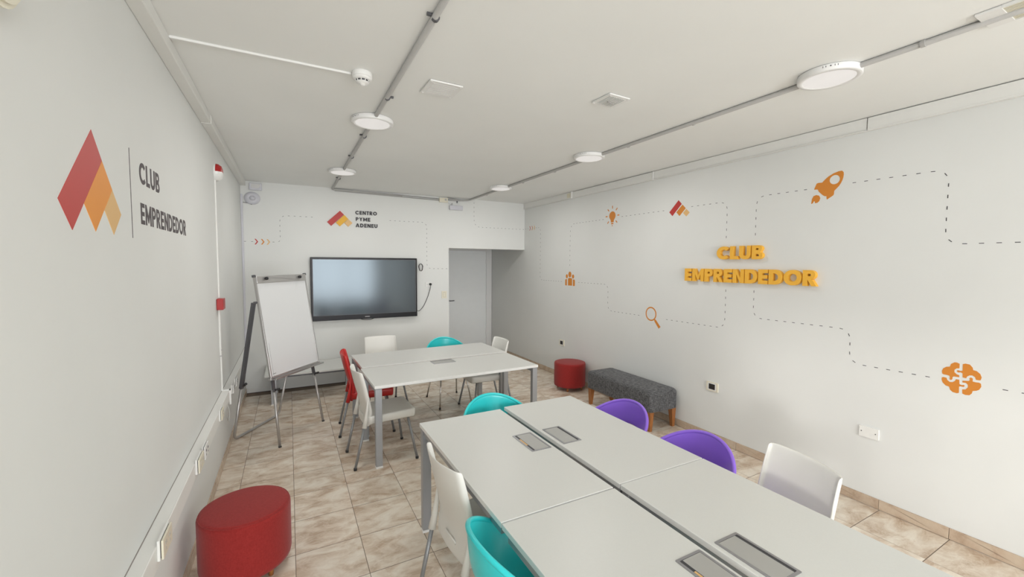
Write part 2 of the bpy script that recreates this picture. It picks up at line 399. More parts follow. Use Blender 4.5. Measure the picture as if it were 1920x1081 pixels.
# ------------------------------------------------------------------ dashed line decals
def dashed(fr, pts, label, dash=.0225, per=.0727, w=.0042, rad=.09):
    P = rounded([(p[0], p[1], 0) for p in pts], rad, 8)
    L = [0]
    for a, b_ in zip(P, P[1:]): L.append(L[-1] + (b_ - a).length)
    tot = L[-1]; n = max(1, round((tot - dash) / per)); per = (tot - dash) / n if n else per
    def at(s):
        for i in range(len(P) - 1):
            if s <= L[i + 1] + 1e-9: return P[i].lerp(P[i + 1], (s - L[i]) / max(1e-9, L[i + 1] - L[i]))
        return P[-1]
    t = thing('dashed_line', label, 'wall decal')
    for k in range(n + 1):
        a, b_ = at(k * per), at(min(tot, k * per + dash)); dd = (b_ - a).normalized(); q = Vector((-dd.y, dd.x, 0)) * w / 2
        bm = bmesh.new(); prism(bm, fr, [[(a - q)[:2], (b_ - q)[:2], (b_ + q)[:2], (a + q)[:2]]], 0.0002, .001)
        obj('dash', bm, M['ink'], t)
    return t
V = lambda l: [(-y, z) for y, z in l]
dashed(FB, [(-.525, 2.089), (-.42, 2.089)], 'two black dashes on the back wall left of the red arrowhead')
dashed(FB, [(-.19, 2.090), (-.095, 2.090), (-.095, 2.461), (.322, 2.461)], 'black dashed line stepping up from the arrowheads on the back wall')
dashed(FB, [(1.407, 2.470), (1.999, 2.470), (1.999, 1.721), (2.345, 1.721)], 'black dashed line stepping down right of the television')
dashed(FB, [(2.832, 2.855), (2.832, 2.436), (3.818, 2.436)], 'black dashed line dropping from the ceiling above the recess opening', rad=.13)
dashed(FR, V([(6.70, 2.44), (6.60, 2.44)]), 'two black dashes on the right wall at the far corner')
dashed(FR, V([(6.40, 2.438), (6.179, 2.438), (6.179, 1.533), (5.53, 1.533)]), 'black dashed line from the small arrowheads down to the people icon')
dashed(FR, V([(5.314, 1.782), (5.314, 2.420), (4.545, 2.420)]), 'black dashed line from the people icon up to the light bulb icon', rad=.13)
dashed(FR, V([(5.09, 1.535), (4.426, 1.535), (4.426, 1.178), (3.84, 1.178)]), 'black dashed line from the people icon down to the magnifying glass')
dashed(FR, V([(4.19, 2.425), (3.49, 2.425)]), 'straight black dashed line between the light bulb icon and small diamond logo')
dashed(FR, V([(3.12, 2.428), (2.699, 2.428), (2.699, 2.07)]), 'black dashed line from the small diamond logo down to the raised word CLUB')
dashed(FR, V([(2.406, 2.08), (2.406, 2.436), (1.98, 2.436)]), 'black dashed line from the raised word CLUB up to the rocket')
dashed(FR, V([(1.659, 2.437), (1.123, 2.437), (1.123, 1.948), (.50, 1.948)]), 'black dashed line right of the rocket stepping down to the right edge')
dashed(FR, V([(2.684, 1.562), (2.684, 1.176), (3.42, 1.176)]), 'black dashed line from the raised words down left to the magnifying glass')
dashed(FR, V([(2.398, 1.570), (2.398, 1.313), (1.622, 1.313), (1.622, 1.052), (1.155, 1.052)]), 'black dashed line from the raised words down right to the brain icon')
dashed(FR, V([(.825, 1.055), (.50, 1.055)]), 'black dashes right of the orange brain icon')

# arrowheads
def chevron(a, z, s, sgn=1):
    t_ = s * .55
    return [[(a, z + s), (a + t_ * .8, z + s), (a + s * 1.15, z), (a + t_ * .8, z - s), (a, z - s), (a + s * 1.15 - t_ * .8, z)]]
for a, m, c in ((-.404, 'red', 'red'), (-.329, 'orange', 'orange'), (-.262, 'sand', 'pale orange')):
    tag(flat('arrowhead', FB, [chevron(a, 2.089, .038)], M[m]), c + ' arrowhead decal on the back wall left of the diamond logo', 'wall decal', 'arrowheads on the back wall')
for y, m, c in ((6.555, 'red', 'dark red'), (6.478, 'orange', 'orange'), (6.402, 'sand', 'pale orange')):
    tag(flat('arrowhead', FR, [chevron(-y, 2.443, .038)], M[m]), c + ' small arrowhead decal on the right wall at the far corner', 'wall decal', 'arrowheads on the right wall')

# ------------------------------------------------------------------ diamond logos
def logo(name, label, fr, polys, mats, d, raised=False):
    t = thing(name, label, 'logo')
    for p, m, nm in zip(polys, mats, ('diamond_bar', 'diamond_bar', 'diamond_bar')):
        o = flat(nm, fr, [[p]], M[m], t, 0, d); o['label'] = {'r': 'red', 'o': 'orange', 'y': 'yellow', 's': 'sand'}[m[0]] + ' bar'
    return t
logo('wall_logo', 'large flat red orange and sand diamond logo on the left wall', FL,
     [[(1.851, 2.224), (1.929, 2.142), (1.681, 1.892), (1.602, 1.973)], [(1.930, 2.141), (2.013, 2.057), (1.850, 1.899), (1.770, 1.981)], [(2.014, 2.056), (2.094, 1.977), (2.011, 1.898), (1.934, 1.976)]], ('red_l', 'org', 'sand'), .0012)
tag(flat('divider_line', FL, [[[(2.217, 1.897), (2.221, 1.897), (2.221, 2.254), (2.217, 2.254)]]], M['ink_left']), 'thin vertical black line between the logo and words on the left wall', 'wall decal')
logo('raised_logo', 'raised red yellow and sand diamond logo above the television', FB,
     [[(.687, 2.574), (.742, 2.520), (.565, 2.348), (.510, 2.402)], [(.745, 2.517), (.799, 2.461), (.683, 2.346), (.628, 2.400)], [(.802, 2.458), (.858, 2.402), (.798, 2.346), (.743, 2.401)]], ('red', 'yel', 'sand'), .015)
logo('wall_logo', 'small flat red orange and sand diamond logo on the right wall', FR,
     [V([(3.290, 2.519), (3.246, 2.473), (3.370, 2.352), (3.415, 2.398)]), V([(3.236, 2.464), (3.192, 2.420), (3.272, 2.343), (3.316, 2.388)]), V([(3.183, 2.412), (3.140, 2.368), (3.182, 2.330), (3.226, 2.372)])], ('red', 'orange', 'sand'), .0012)

# ------------------------------------------------------------------ lettering: own geometric bold glyphs, unit height
def glyph(c, s):
    i = 1 - s; mid = .5
    if c == 'C':
        w = .86; o = ell(.5, .5, .5, .5, 42, 318, 26); n = ell(.5, .5, .5 - s, .5 - s, 318, 42, 26)
        # blunt terminals
        return w + .02, [o + n]
    if c == 'O': return 1.0, [ell(.5, .5, .5, .5, 0, 360, 36), ell(.5, .5, .5 - s, .5 - s, 0, 360, 32)]
    if c == 'L': return .56, [[(0, 0), (.56, 0), (.56, s), (s, s), (s, 1), (0, 1)]]
    if c == 'E': return .60, [[(0, 0), (.60, 0), (.60, s), (s, s), (s, mid - s / 2), (.56, mid - s / 2), (.56, mid + s / 2), (s, mid + s / 2), (s, i), (.60, i), (.60, 1), (0, 1)]]
    if c == 'U':
        w = .76; r = w / 2; return w, [[(0, 1), (0, r)] + ell(r, r, r, r, 180, 360, 16)[1:] + [(w, 1), (w - s, 1), (w - s, r)] + ell(r, r, r - s, r - s, 360, 180, 14)[1:] + [(s, 1)]]
    if c == 'D':
        w = .82; rx = w - .32; return w, [[(0, 0), (.32, 0)] + ell(.32, .5, rx, .5, -90, 90, 18)[1:-1] + [(.32, 1), (0, 1)], [(s, s), (.32, s)] + ell(.32, .5, rx - s, .5 - s, -90, 90, 16)[1:-1] + [(.32, i), (s, i)]]
    if c in 'PR':
        w = .66; k = .40; r = (1 - k) / 2; cy = k + r; cx = w - r
        bowl = ell(cx, cy, r, r, -90, 90, 14)
        hole = [(s, k + s * .9), (cx, k + s * .9)] + ell(cx, cy, r - s * .9, r - s * .9, -90, 90, 12)[1:-1] + [(cx, 1 - s * .9), (s, 1 - s * .9)]
        if c == 'P': return w, [[(0, 0), (s, 0), (s, k)] + bowl + [(0, 1)], hole]
        return .72, [[(0, 0), (s, 0), (s, k), (.26, k), (.47, 0), (.73, 0), (.50, k + .005)] + ell(cx, cy, r, r, -78, 90, 14) + [(0, 1)], hole]
    if c == 'B':
        w = .68; r1 = .235; r2 = .265; c1 = 1 - r1; c2 = r2; q = .85
        o = [(0, 0)] + ell(w - r2, c2, r2, r2, -90, 62, 14) + ell(w - .04 - r1, c1, r1, r1, -50, 90, 14) + [(0, 1)]
        h1 = [(s, c1 - r1 + s * .55), (w - .04 - r1, c1 - r1 + s * .55)] + ell(w - .04 - r1, c1 - s * .12, r1 - s * .8, r1 - s * .75, -80, 80, 8) + [(w - .04 - r1, 1 - s * q), (s, 1 - s * q)]
        h2 = [(s, s * q), (w - r2, s * q)] + ell(w - r2, c2, r2 - s * q, r2 - s * .8, -80, 80, 8) + [(w - r2, c2 + r2 - s * .55 - .02), (s, c2 + r2 - s * .55 - .02)]
        return w, [o, h1, h2]
    if c == 'N': w = .78; return w, [[(0, 0), (s, 0), (s, .62), (w - s, 0), (w, 0), (w, 1), (w - s, 1), (w - s, .38), (s, 1), (0, 1)]]
    if c == 'M': w = .96; return w, [[(0, 0), (s, 0), (s, .55), (w / 2 - .03, .12), (w / 2 + .03, .12), (w - s, .55), (w - s, 0), (w, 0), (w, 1), (w - s * .9, 1), (w / 2, .46), (s * .9, 1), (0, 1)]]
    if c == 'T': return .62, [[(.31 - s / 2, 0), (.31 + s / 2, 0), (.31 + s / 2, i), (.62, i), (.62, 1), (0, 1), (0, i), (.31 - s / 2, i)]]
    if c == 'Y': w = .80; return w, [[(w / 2 - s / 2, 0), (w / 2 + s / 2, 0), (w / 2 + s / 2, .42), (w, 1), (w - s * 1.2, 1), (w / 2, .62), (s * 1.2, 1), (0, 1), (w / 2 - s / 2, .42)]]
    if c == 'A': w = .92; return w, [[(0, 0), (s * 1.12, 0), (.245, .20), (w - .245, .20), (w - s * 1.12, 0), (w, 0), (w / 2 + s * .6, 1), (w / 2 - s * .6, 1)], [(.32, .36), (w - .32, .36), (w / 2, .70)]]
    if c == 'S':
        p = rounded([(.60, .82, 0), (.40, .92, 0), (.12, .86, 0), (.12, .56, 0), (.55, .46, 0), (.55, .12, 0), (.25, .06, 0), (.04, .18, 0)], .2, 4); up = []; dn = []
        for k, q in enumerate(p):
            tt = (p[min(k + 1, len(p) - 1)] - p[max(0, k - 1)]).normalized(); nn = Vector((-tt.y, tt.x, 0)) * s / 2; up.append((q + nn)[:2]); dn.append((q - nn)[:2])
        return .66, [up + dn[::-1]]
    if c == 'G': w, l = glyph('C', s); return .95, [[(.5 + .5 * math.cos(math.radians(t_)), .5 + .5 * math.sin(math.radians(t_))) for t_ in range(42, 350, 11)] + [(1, .55), (.55, .55), (.55, .55 - s), (.5 + (.5 - s) * math.cos(math.radians(335)), .55 - s)] + [(.5 + (.5 - s) * math.cos(math.radians(t_)), .5 + (.5 - s) * math.sin(math.radians(t_))) for t_ in range(318, 41, -11)]]
def write(parent, fr, s, a0, a1, z0, z1, stroke, d0, d1, m, gap=.13, slope=0, joined=False):
    gl = [glyph(c, stroke) for c in s]; tot = sum(g[0] for g in gl) + gap * (len(s) - 1); kx = (a1 - a0) / tot; h = z1 - z0
    x = a0; out = []; J = bmesh.new() if joined else None
    for c, (w, loops) in zip(s, gl):
        bm = J or bmesh.new()
        prism(bm, fr, [[(x + p[0] * kx, z0 + slope * (x - a0) + p[1] * h) for p in lp] for lp in loops], d0, d1)
        if not joined: out.append(obj('letter', bm, m, parent))
        x += (w + gap) * kx
    if joined: return obj('lettering', J, m, parent)
    return out
t = thing('wall_words', 'flat dark words CLUB EMPRENDEDOR on the left wall beside the big logo', 'lettering')
write(t, FL, 'CLUB', 2.341, 2.655, 2.136, 2.228, .20, 0, .0012, M['ink_left'], .13)
write(t, FL, 'EMPRENDEDOR', 2.339, 3.225, 1.963, 2.053, .20, 0, .0012, M['ink_left'], .14)
t = thing('raised_words', 'raised black words CENTRO PYME ADENEU above the television', 'lettering')
write(t, FB, 'CENTRO', .903, 1.216, 2.535, 2.590, .215, 0, .013, M['ink'], .19)
write(t, FB, 'PYME', .908, 1.116, 2.438, 2.492, .215, 0, .013, M['ink'], .19)
write(t, FB, 'ADENEU', .905, 1.221, 2.345, 2.401, .215, 0, .013, M['ink'], .19)
t = thing('raised_words', 'thick raised yellow words CLUB EMPRENDEDOR on the right wall', 'lettering')
write(t, FR, 'CLUB', -2.772, -2.310, 1.860, 1.987, .25, 0, .038, M['letter'], .08)
write(t, FR, 'EMPRENDEDOR', -3.150, -1.860, 1.634, 1.766, .25, 0, .038, M['letter'], .06)

# ------------------------------------------------------------------ orange icons on the right wall
rk = V([(1.925, 2.43), (1.909, 2.472), (1.896, 2.476), (1.868, 2.474), (1.848, 2.496), (1.827, 2.514), (1.79, 2.534), (1.756, 2.543), (1.733, 2.544), (1.722, 2.531), (1.72, 2.512), (1.722, 2.49), (1.727, 2.471), (1.736, 2.449), (1.748, 2.429), (1.78, 2.395), (1.781, 2.369), (1.786, 2.36), (1.826, 2.334), (1.831, 2.337), (1.833, 2.36), (1.847, 2.363), (1.86, 2.372), (1.89, 2.404), (1.898, 2.422), (1.91, 2.425), (1.923, 2.425)])
fl_ = V([(1.943, 2.313), (1.939, 2.351), (1.928, 2.374), (1.907, 2.38), (1.886, 2.372), (1.877, 2.351), (1.883, 2.328), (1.897, 2.316), (1.914, 2.314), (1.917, 2.33), (1.924, 2.33), (1.930, 2.318), (1.939, 2.312)])
t = thing('rocket_decal', 'orange rocket icon with round window on the right wall', 'wall decal')
flat('rocket_body', FR, [[rk, ell(-1.780, 2.4825, .0355, .0355)]], M['orange'], t); flat('flame', FR, [[fl_]], M['orange'], t)
t = thing('brain_decal', 'orange brain icon of four jigsaw pieces on the right wall', 'wall decal')
for l in ([(1.016, 1.143), (1.016, 1.173), (1.029, 1.179), (1.04, 1.178), (1.056, 1.164), (1.061, 1.145), (1.078, 1.14), (1.092, 1.126), (1.097, 1.109), (1.095, 1.091), (1.087, 1.087), (1.073, 1.087), (1.06, 1.084), (1.057, 1.072), (1.059, 1.068), (1.057, 1.06), (1.051, 1.058), (1.045, 1.065), (1.045, 1.078), (1.04, 1.084), (1.029, 1.085), (1.014, 1.085), (1.015, 1.099), (1.027, 1.102), (1.038, 1.114), (1.038, 1.129), (1.029, 1.14)],
          [(1.002, 1.174), (.99, 1.18), (.97, 1.178), (.957, 1.161), (.954, 1.146), (.938, 1.143), (.922, 1.128), (.915, 1.108), (.918, 1.09), (.924, 1.087), (.939, 1.087), (.944, 1.103), (.956, 1.111), (.969, 1.108), (.98, 1.097), (.982, 1.086), (.999, 1.088), (1.0, 1.113), (1.008, 1.119), (1.021, 1.115), (1.027, 1.121), (1.024, 1.13), (1.01, 1.128), (1.001, 1.131)],
          [(1.096, 1.064), (1.089, 1.069), (1.073, 1.068), (1.069, 1.054), (1.057, 1.044), (1.043, 1.046), (1.032, 1.057), (1.029, 1.069), (1.013, 1.069), (1.011, 1.041), (1.001, 1.037), (.99, 1.041), (.987, 1.034), (.991, 1.027), (1.006, 1.028), (1.012, 1.024), (1.011, .983), (1.021, .978), (1.04, .981), (1.053, .993), (1.058, 1.012), (1.075, 1.016), (1.09, 1.032), (1.096, 1.05)],
          [(.998, 1.067), (.97, 1.072), (.965, 1.08), (.969, 1.088), (.962, 1.097), (.953, 1.092), (.953, 1.073), (.941, 1.071), (.924, 1.072), (.916, 1.067), (.914, 1.048), (.922, 1.027), (.934, 1.018), (.95, 1.012), (.953, .995), (.963, .981), (.981, .978), (.995, .983), (.997, 1.01), (.982, 1.014), (.972, 1.03), (.973, 1.046), (.982, 1.056), (.998, 1.055)]):
    flat('jigsaw_piece', FR, [[V(l)]], M['orange'], t)
t = thing('bulb_decal', 'orange light bulb icon with rays on the right wall', 'wall decal')
c = (-4.368, 2.452)
body = [(c[0] + .062 * math.cos(a), c[1] + .059 * math.sin(a)) for a in [math.radians(k) for k in range(-28, 209, 12)]] + [(c[0] - .029, 2.392), (c[0] - .028, 2.367), (c[0] + .028, 2.367), (c[0] + .029, 2.392)]
flat('bulb', FR, [[body], [[(c[0] - .022, 2.358), (c[0] + .022, 2.358), (c[0] + .022, 2.341), (c[0] - .022, 2.341)]], [ell(c[0], 2.322, .010, .006, 0, 360, 10)]], M['orange'], t)
for a in (0, 45, 90, 135, 180, 225, 315):
    ca, sa = math.cos(math.radians(a)), math.sin(math.radians(a)); r0, r1 = .096, .134
    flat('ray', FR, [[[(c[0] + r * ca - q * sa, c[1] + r * sa + q * ca) for r, q in ((r0, -.007), (r1, -.007), (r1, .007), (r0, .007))]]], M['orange'], t)
t = thing('people_decal', 'orange icon of three people on the right wall', 'wall decal')
for a, z, rx, rz in ((-5.310, 1.649, .039, .044), (-5.389, 1.619, .027, .032), (-5.228, 1.619, .029, .032)): flat('head', FR, [[ell(a, z, rx, rz, 0, 360, 20)]], M['orange'], t)
flat('body', FR, [[[(-5.357, 1.478), (-5.250, 1.478), (-5.250, 1.575)] + ell(-5.276, 1.570, .026, .024, 0, 90, 5) + ell(-5.331, 1.570, .026, .024, 90, 180, 5)]], M['orange'], t)
flat('body', FR, [[[(-5.387, 1.476), (-5.387, 1.575)] + ell(-5.408, 1.552, .023, .023, 90, 180, 5) + ell(-5.419, 1.486, .011, .010, 180, 270, 4)]], M['orange'], t)
flat('body', FR, [[[(-5.228, 1.575), (-5.228, 1.476)] + ell(-5.191, 1.486, .011, .010, -90, 0, 4) + ell(-5.203, 1.552, .023, .023, 0, 90, 5)]], M['orange'], t)
t = thing('magnifier_decal', 'orange magnifying glass icon on the right wall', 'wall decal')
flat('lens_ring', FR, [[ell(-3.651, 1.216, .085, .085), ell(-3.651, 1.216, .070, .070)]], M['orange'], t)
hd = []
A, B_ = Vector((-3.594, 1.155)), Vector((-3.513, 1.066)); dd = (B_ - A).normalized(); nn = Vector((-dd.y, dd.x))
flat('handle', FR, [[[tuple(A + nn * .008), tuple(A - nn * .008), tuple(A + dd * .02 - nn * .015), tuple(B_ - nn * .018), tuple(B_ + nn * .018), tuple(A + dd * .02 + nn * .015)]]], M['orange'], t)

# ------------------------------------------------------------------ fixtures on the right wall
def dark_socket(y, z, label, w=.066, h=.046):
    t = thing('wall_socket', label, 'socket', group='dark module sockets on the right wall')
    flat('cover_plate', FR, [[rrect(-y - w, -y + w, z - h, z + h, .006)]], M['cream'], t, 0, .012)
    flat('module', FR, [[rrect(-y - w * .56, -y + w * .5, z - h * .6, z + h * .62, .002)]], M['dark_sock'], t, .012, .0135)
    flat('inner_frame', FR, [[rrect(-y - w * .75, -y + w * .68, z - h * .78, z + h * .78, .004)]], M['white_pl'], t, .012, .0128)
dark_socket(2.793, .556, 'cream socket with dark module on the right wall past the grey bench')
dark_socket(5.495, .558, 'cream socket with dark module on the right wall above the round red stool')
t = thing('blank_plate', 'blank grey-white cover plate low on the right wall above the white chair', 'cover plate')
flat('plate', FR, [[rrect(-1.530, -1.410, .514, .594, .004)]], M['trunk'], t, 0, .012)
for y in (1.515, 1.428): flat('screw', FR, [[ell(-y, .556, .004, .004, 0, 360, 8)]], M['slot'], t, .012, .0128)

# ------------------------------------------------------------------ fixtures on the left wall
t = thing('fire_alarm', 'half-round fire sounder with red beacon high on the left wall', 'alarm')
bm = bmesh.new()
n = 20; prof = [(.075, 0), (.075, .012), (.072, .03), (.055, .052), (.03, .06)]
rings = [[bm.verts.new((XL + h, 4.50 + r * math.cos(2 * PI * k / n), 2.585 + r * 1.0 * math.sin(2 * PI * k / n))) for k in range(n)] for r, h in prof]
for A_, Bq in zip(rings, rings[1:]):
    for k in range(n):
        f = bm.faces.new((A_[k], A_[(k + 1) % n], Bq[(k + 1) % n], Bq[k])); f.material_index = 1 if (k < n / 2 and A_ is not rings[0]) else 0
cv = bm.verts.new((XL + .061, 4.50, 2.585))
for k in range(n):
    f = bm.faces.new((rings[-1][k], rings[-1][(k + 1) % n], cv)); f.material_index = 1 if k < n / 2 else 0
obj('sounder_body', bm, [M['white_pl'], M['alarm_red']], t)
t = thing('call_box', 'red square fire call box halfway up the left wall', 'call box')
obj('red_body', bx(XL + .002, XL + .05, 4.33, 4.46, 1.395, 1.49, bev=.003), M['alarm_red'], t)
obj('side_plate', bx(XL, XL + .042, 4.46, 4.472, 1.40, 1.488), M['white_pl'], t)
t = thing('wall_conduit', 'thin white conduit dropping from the fire sounder to the low duct', 'conduit')
obj('conduit_upper', bx(XL, XL + .010, 4.462, 4.478, 1.49, 2.515), M['trunk'], t)
obj('conduit_lower', bx(XL, XL + .010, 4.466, 4.480, .66, 1.40), M['trunk'], t)
obj('conduit_branch', bx(XL, XL + .010, 4.438, 4.452, .985, 1.395), M['trunk'], t)
obj('clip', bx(XL, XL + .012, 4.436, 4.452, .972, .982), M['alu'], t)
obj('clip', bx(XL, XL + .012, 4.464, 4.480, 1.022, 1.032), M['alu'], t)
bm = bmesh.new(); box(bm, XL, XL + .068, 4.464, 4.480, .658, .668); box(bm, XL + .057, XL + .070, 4.464, 4.480, .53, .668)
obj('duct_bridge', bm, M['white_pl'], t)
# bulkhead lamp top left
t = thing('bulkhead_lamp', 'cream bulkhead wall lamp with rounded glass at the top left edge', 'lamp')
bm = bmesh.new(); prism(bm, FL, [rrect(1.02, 1.345, 2.315, 2.64, .09, 8)], 0, .05); prism(bm, FL, [rrect(1.03, 1.335, 2.325, 2.63, .08, 8)], .05, .058)
obj('base_plate', bm, M['cream'], t)
bm = bmesh.new(); bmesh.ops.create_uvsphere(bm, u_segments=32, v_segments=16, radius=1)
for v in bm.verts: v.co = Vector((XL + .05 + max(0, v.co.x) * .06, 1.175 + v.co.y * .125, 2.475 + v.co.z * .125))
obj('glass_cover', bm, M['lens'], t, True)

# ------------------------------------------------------------------ fixtures on the back wall
t = thing('emergency_light', 'white rectangular emergency light in the top left corner of the back wall', 'emergency light')
obj('housing', bx(-.447, -.299, YB - .035, YB, 2.780, 2.872, bev=.004), M['white_dev'], t)
flat('lens', FB, [[[(-.425, 2.865), (-.318, 2.865), (-.318, 2.84)] + ell(-.348, 2.833, .03, .026, 0, -90, 5) + ell(-.395, 2.833, .03, .026, -90, -180, 5) + [(-.425, 2.84)]]], M['alu'], t, .035, .038)
t = thing('access_point', 'round white ceiling-style wireless disc on the back wall by the left corner', 'wireless disc')
bm = bmesh.new(); lathe(bm, [(.094, 0), (.094, .012), (.088, .028), (.05, .036), (.034, .036), (.034, .034), (.030, .034), (.030, .038), (.004, .039)], 40)
for v in bm.verts: v.co = Vector((-.415 + v.co.x, YB - v.co.z, 2.672 + v.co.y * .9))
obj('disc', bm, M['white_dev'], t, True)
bm = bmesh.new(); tube(bm, rounded([(-.525, YB - .012, 2.612), (-.47, YB - .014, 2.606), (-.42, YB - .02, 2.587)], .05), .003, 6)
tag(obj('data_cable', bm, M['ink']), 'short black cable from the corner strip to the white disc', 'cable')

# television
t = thing('television', 'large wall-mounted flat television with glossy black bezel', 'television', (1.044, YB - .08, 1.423))
hw, hh = .770, .463
obj('casing', bx(-hw, hw, .0, .055, -hh, hh, bev=.006, seg=2), M['bezel'], t)
o = obj('screen', bx(-hw + .030, hw - .030, -.0015, .003, -hh + .078, hh - .030), M['screen'], t)
FT = Frame((0, 0, 0), (1, 0, 0), (0, 0, 1), (0, -1, 0))
bm = bmesh.new()
for q in ((-hw + .024, hw - .024, hh - .031, hh - .027), (-hw + .024, hw - .024, -hh + .074, -hh + .078), (-hw + .024, -hw + .030, -hh + .078, hh - .03), (hw - .030, hw - .024, -hh + .078, hh - .03)):
    box(bm, q[0], q[1], -.004, .002, q[2], q[3])
obj('screen_trim', bm, M['steel_dk'], t)
o = write(t, FT, 'SAMSUNG', -.034, .034, -hh + .030, -hh + .042, .22, 0, .001, M['alu'], .16, joined=True); o.name = 'maker_lettering'
bm = bmesh.new(); tube(bm, rounded([(-.10, .01, -hh + .004), (-.05, .0, -hh - .013), (.05, .0, -hh - .013), (.10, .01, -hh + .004)], .05), .005, 8); obj('sensor_bar', bm, M['black'], t)
obj('wall_bracket', bx(-.30, .30, .055, .0785, -.2, .2), M['steel_dk'], t)
bm = bmesh.new(); pts = [(1.885 + .030 * math.cos(a) * (1 + .12 * math.sin(3 * a)), YB - .03 - .0016 * a, 1.742 + .058 * math.sin(a)) for a in [k * .35 for k in range(54)]]
tube(bm, pts, .004, 6)
tag(obj('cable_coil', bm, M['black']), 'small coil of black cable at the right edge of the television', 'cable')
t = thing('wall_socket', 'white double socket with a black plug right of the television', 'socket')
flat('cover_plate', FB, [[rrect(1.972, 2.082, 1.428, 1.500, .005)]], M['white_pl'], t, 0, .010)
for a in (1.995, 2.012): flat('pin_slot', FB, [[[(a, 1.47), (a + .003, 1.47), (a + .005, 1.455), (a + .002, 1.455)]]], M['slot'], t, .010, .0112)
bm = bmesh.new(); lathe(bm, [(.020, 0), (.020, .022), (.012, .032)], 16)
for v in bm.verts: v.co = Vector((2.050 + v.co.x, YB - .010 - v.co.z, 1.466 + v.co.y))
tag(obj('plug', bm, M['black'], None, True), 'round black plug in the white socket right of the television', 'plug')
bm = bmesh.new(); tube(bm, rounded([(2.05, YB - .035, 1.46), (2.045, YB - .03, 1.40), (2.00, YB - .012, 1.24), (1.93, YB - .012, 1.10), (1.86, YB - .012, 1.03), (1.822, YB - .03, 1.045)], .08), .0045, 6)
tag(obj('power_cord', bm, M['black']), 'black power cord sagging from the socket to the television', 'cord')
t = thing('light_switch', 'cream light switch beside the recess opening', 'switch')
flat('cover_plate', FB, [[rrect(2.247, 2.332, 1.226, 1.346, .006)]], M['cream'], t, 0, .011)
flat('rocker', FB, [[[(2.272, 1.248), (2.307, 1.248), (2.307, 1.324), (2.272, 1.324)]]], M['cream'], t, .011, .014)
flat('rocker_gap', FB, [[[(2.268, 1.244), (2.311, 1.244), (2.311, 1.328), (2.268, 1.328)]]], M['box_lid'], t, .011, .0118)
t = thing('junction_box', 'small white junction box on the back wall just below the ceiling', 'junction box')
obj('box', bx(2.205, 2.350, YB - .04, YB, 2.813, 2.885, bev=.003), M['cream'], t)
flat('socket_face', FB, [[rrect(2.295, 2.325, 2.840, 2.870, .006)]], M['box_lid'], t, .040, .042)
t = thing('emergency_light', 'small lilac-grey emergency light hanging below the junction box on the back wall', 'emergency light')
obj('housing', bx(2.380, 2.612, YB - .05, YB - .004, 2.700, 2.772, bev=.008, seg=2), M['white_dev'], t)
flat('ribbed_lens', FB, [[[(2.397 + .0 + k * .0205, 2.712), (2.413 + k * .0205, 2.712), (2.413 + k * .0205, 2.762), (2.397 + k * .0205, 2.762)]] for k in range(10)], M['white_dev'], t, .050, .053)
obj('bracket', bx(2.425, 2.437, YB - .02, YB, 2.77, 2.81), M['alu'], t)
bm = bmesh.new(); tube(bm, rounded([(2.318, YB - .045, 2.855), (2.36, YB - .03, 2.80), (2.425, YB - .03, 2.775)], .04), .0025, 6)
tag(obj('thin_cable', bm, M['white_dev']), 'thin white cable between junction box and hanging emergency light', 'cable')

# ------------------------------------------------------------------ ceiling fixtures
def pipe(name, label, path, r, clamps, rad=.08):
    t = thing(name, label, 'conduit'); bm = bmesh.new(); tube(bm, rounded(path, rad), r, 12); obj('pipe', bm, M['pipe'], t, True)
    for (p, dr, side) in clamps:
        bm = bmesh.new(); p = Vector(p); dr = Vector(dr).normalized(); tube(bm, [p - dr * .009, p + dr * .009], r + .0035, 12)
        s = Vector((side, 0, 0)) if abs(dr.y) > .5 else Vector((0, 0, -side))
        q = p + s * (r + .012); box(bm, q.x - .012, q.x + .012, q.y - .005, q.y + .007, p.z + .002 if abs(dr.y) > .5 else q.z - .02, p.z + .014 if abs(dr.y) > .5 else q.z + .02)
        obj('clamp', bm, M['steel_dk'] if side else M['pipe'], t)
    return t
ZP = 2.885
pipe('ceiling_conduit', 'grey conduit running along the ceiling left of centre through three round lamps', [(.598, -5.3, ZP), (.590, 6.70, ZP), (.598, 6.715, 2.878), (1.6, 6.716, 2.866)], .0145,
     [((.597, y, ZP), (0, 1, 0), s) for y, s in ((1.86, -1), (2.88, 1), (3.83, -1), (4.62, -1), (5.86, -1), (.6, -1))], .05)
pipe('ceiling_conduit', 'grey conduit running along the ceiling right of centre through three round lamps', [(2.790, -5.3, ZP), (2.735, 5.6, ZP), (2.742, 6.70, ZP), (2.62, 6.712, 2.868), (2.36, 6.714, 2.862)], .0145,
     [((2.757, y, ZP), (0, 1, 0), s) for y, s in ((.93, 0), (2.25, 0), (2.95, 0), (4.15, 0), (4.9, 0), (6.05, 0))], .06)
t = thing('wall_conduit', 'pair of thin grey conduits along the top of the back wall', 'conduit')
for z, x0, x1, yy in ((2.866, .62, 2.205, .010), (2.842, .62, 2.205, .008), (2.875, 2.35, 2.62, .010)):
    bm = bmesh.new(); tube(bm, [(x0, YB - yy, z + .022), (x1, YB - yy, z)], .0075, 8); obj('pipe', bm, M['pipe'], t, True)
obj('bracket', bx(2.512, 2.526, YB - .02, YB, 2.820, 2.862), M['steel_dk'], t)

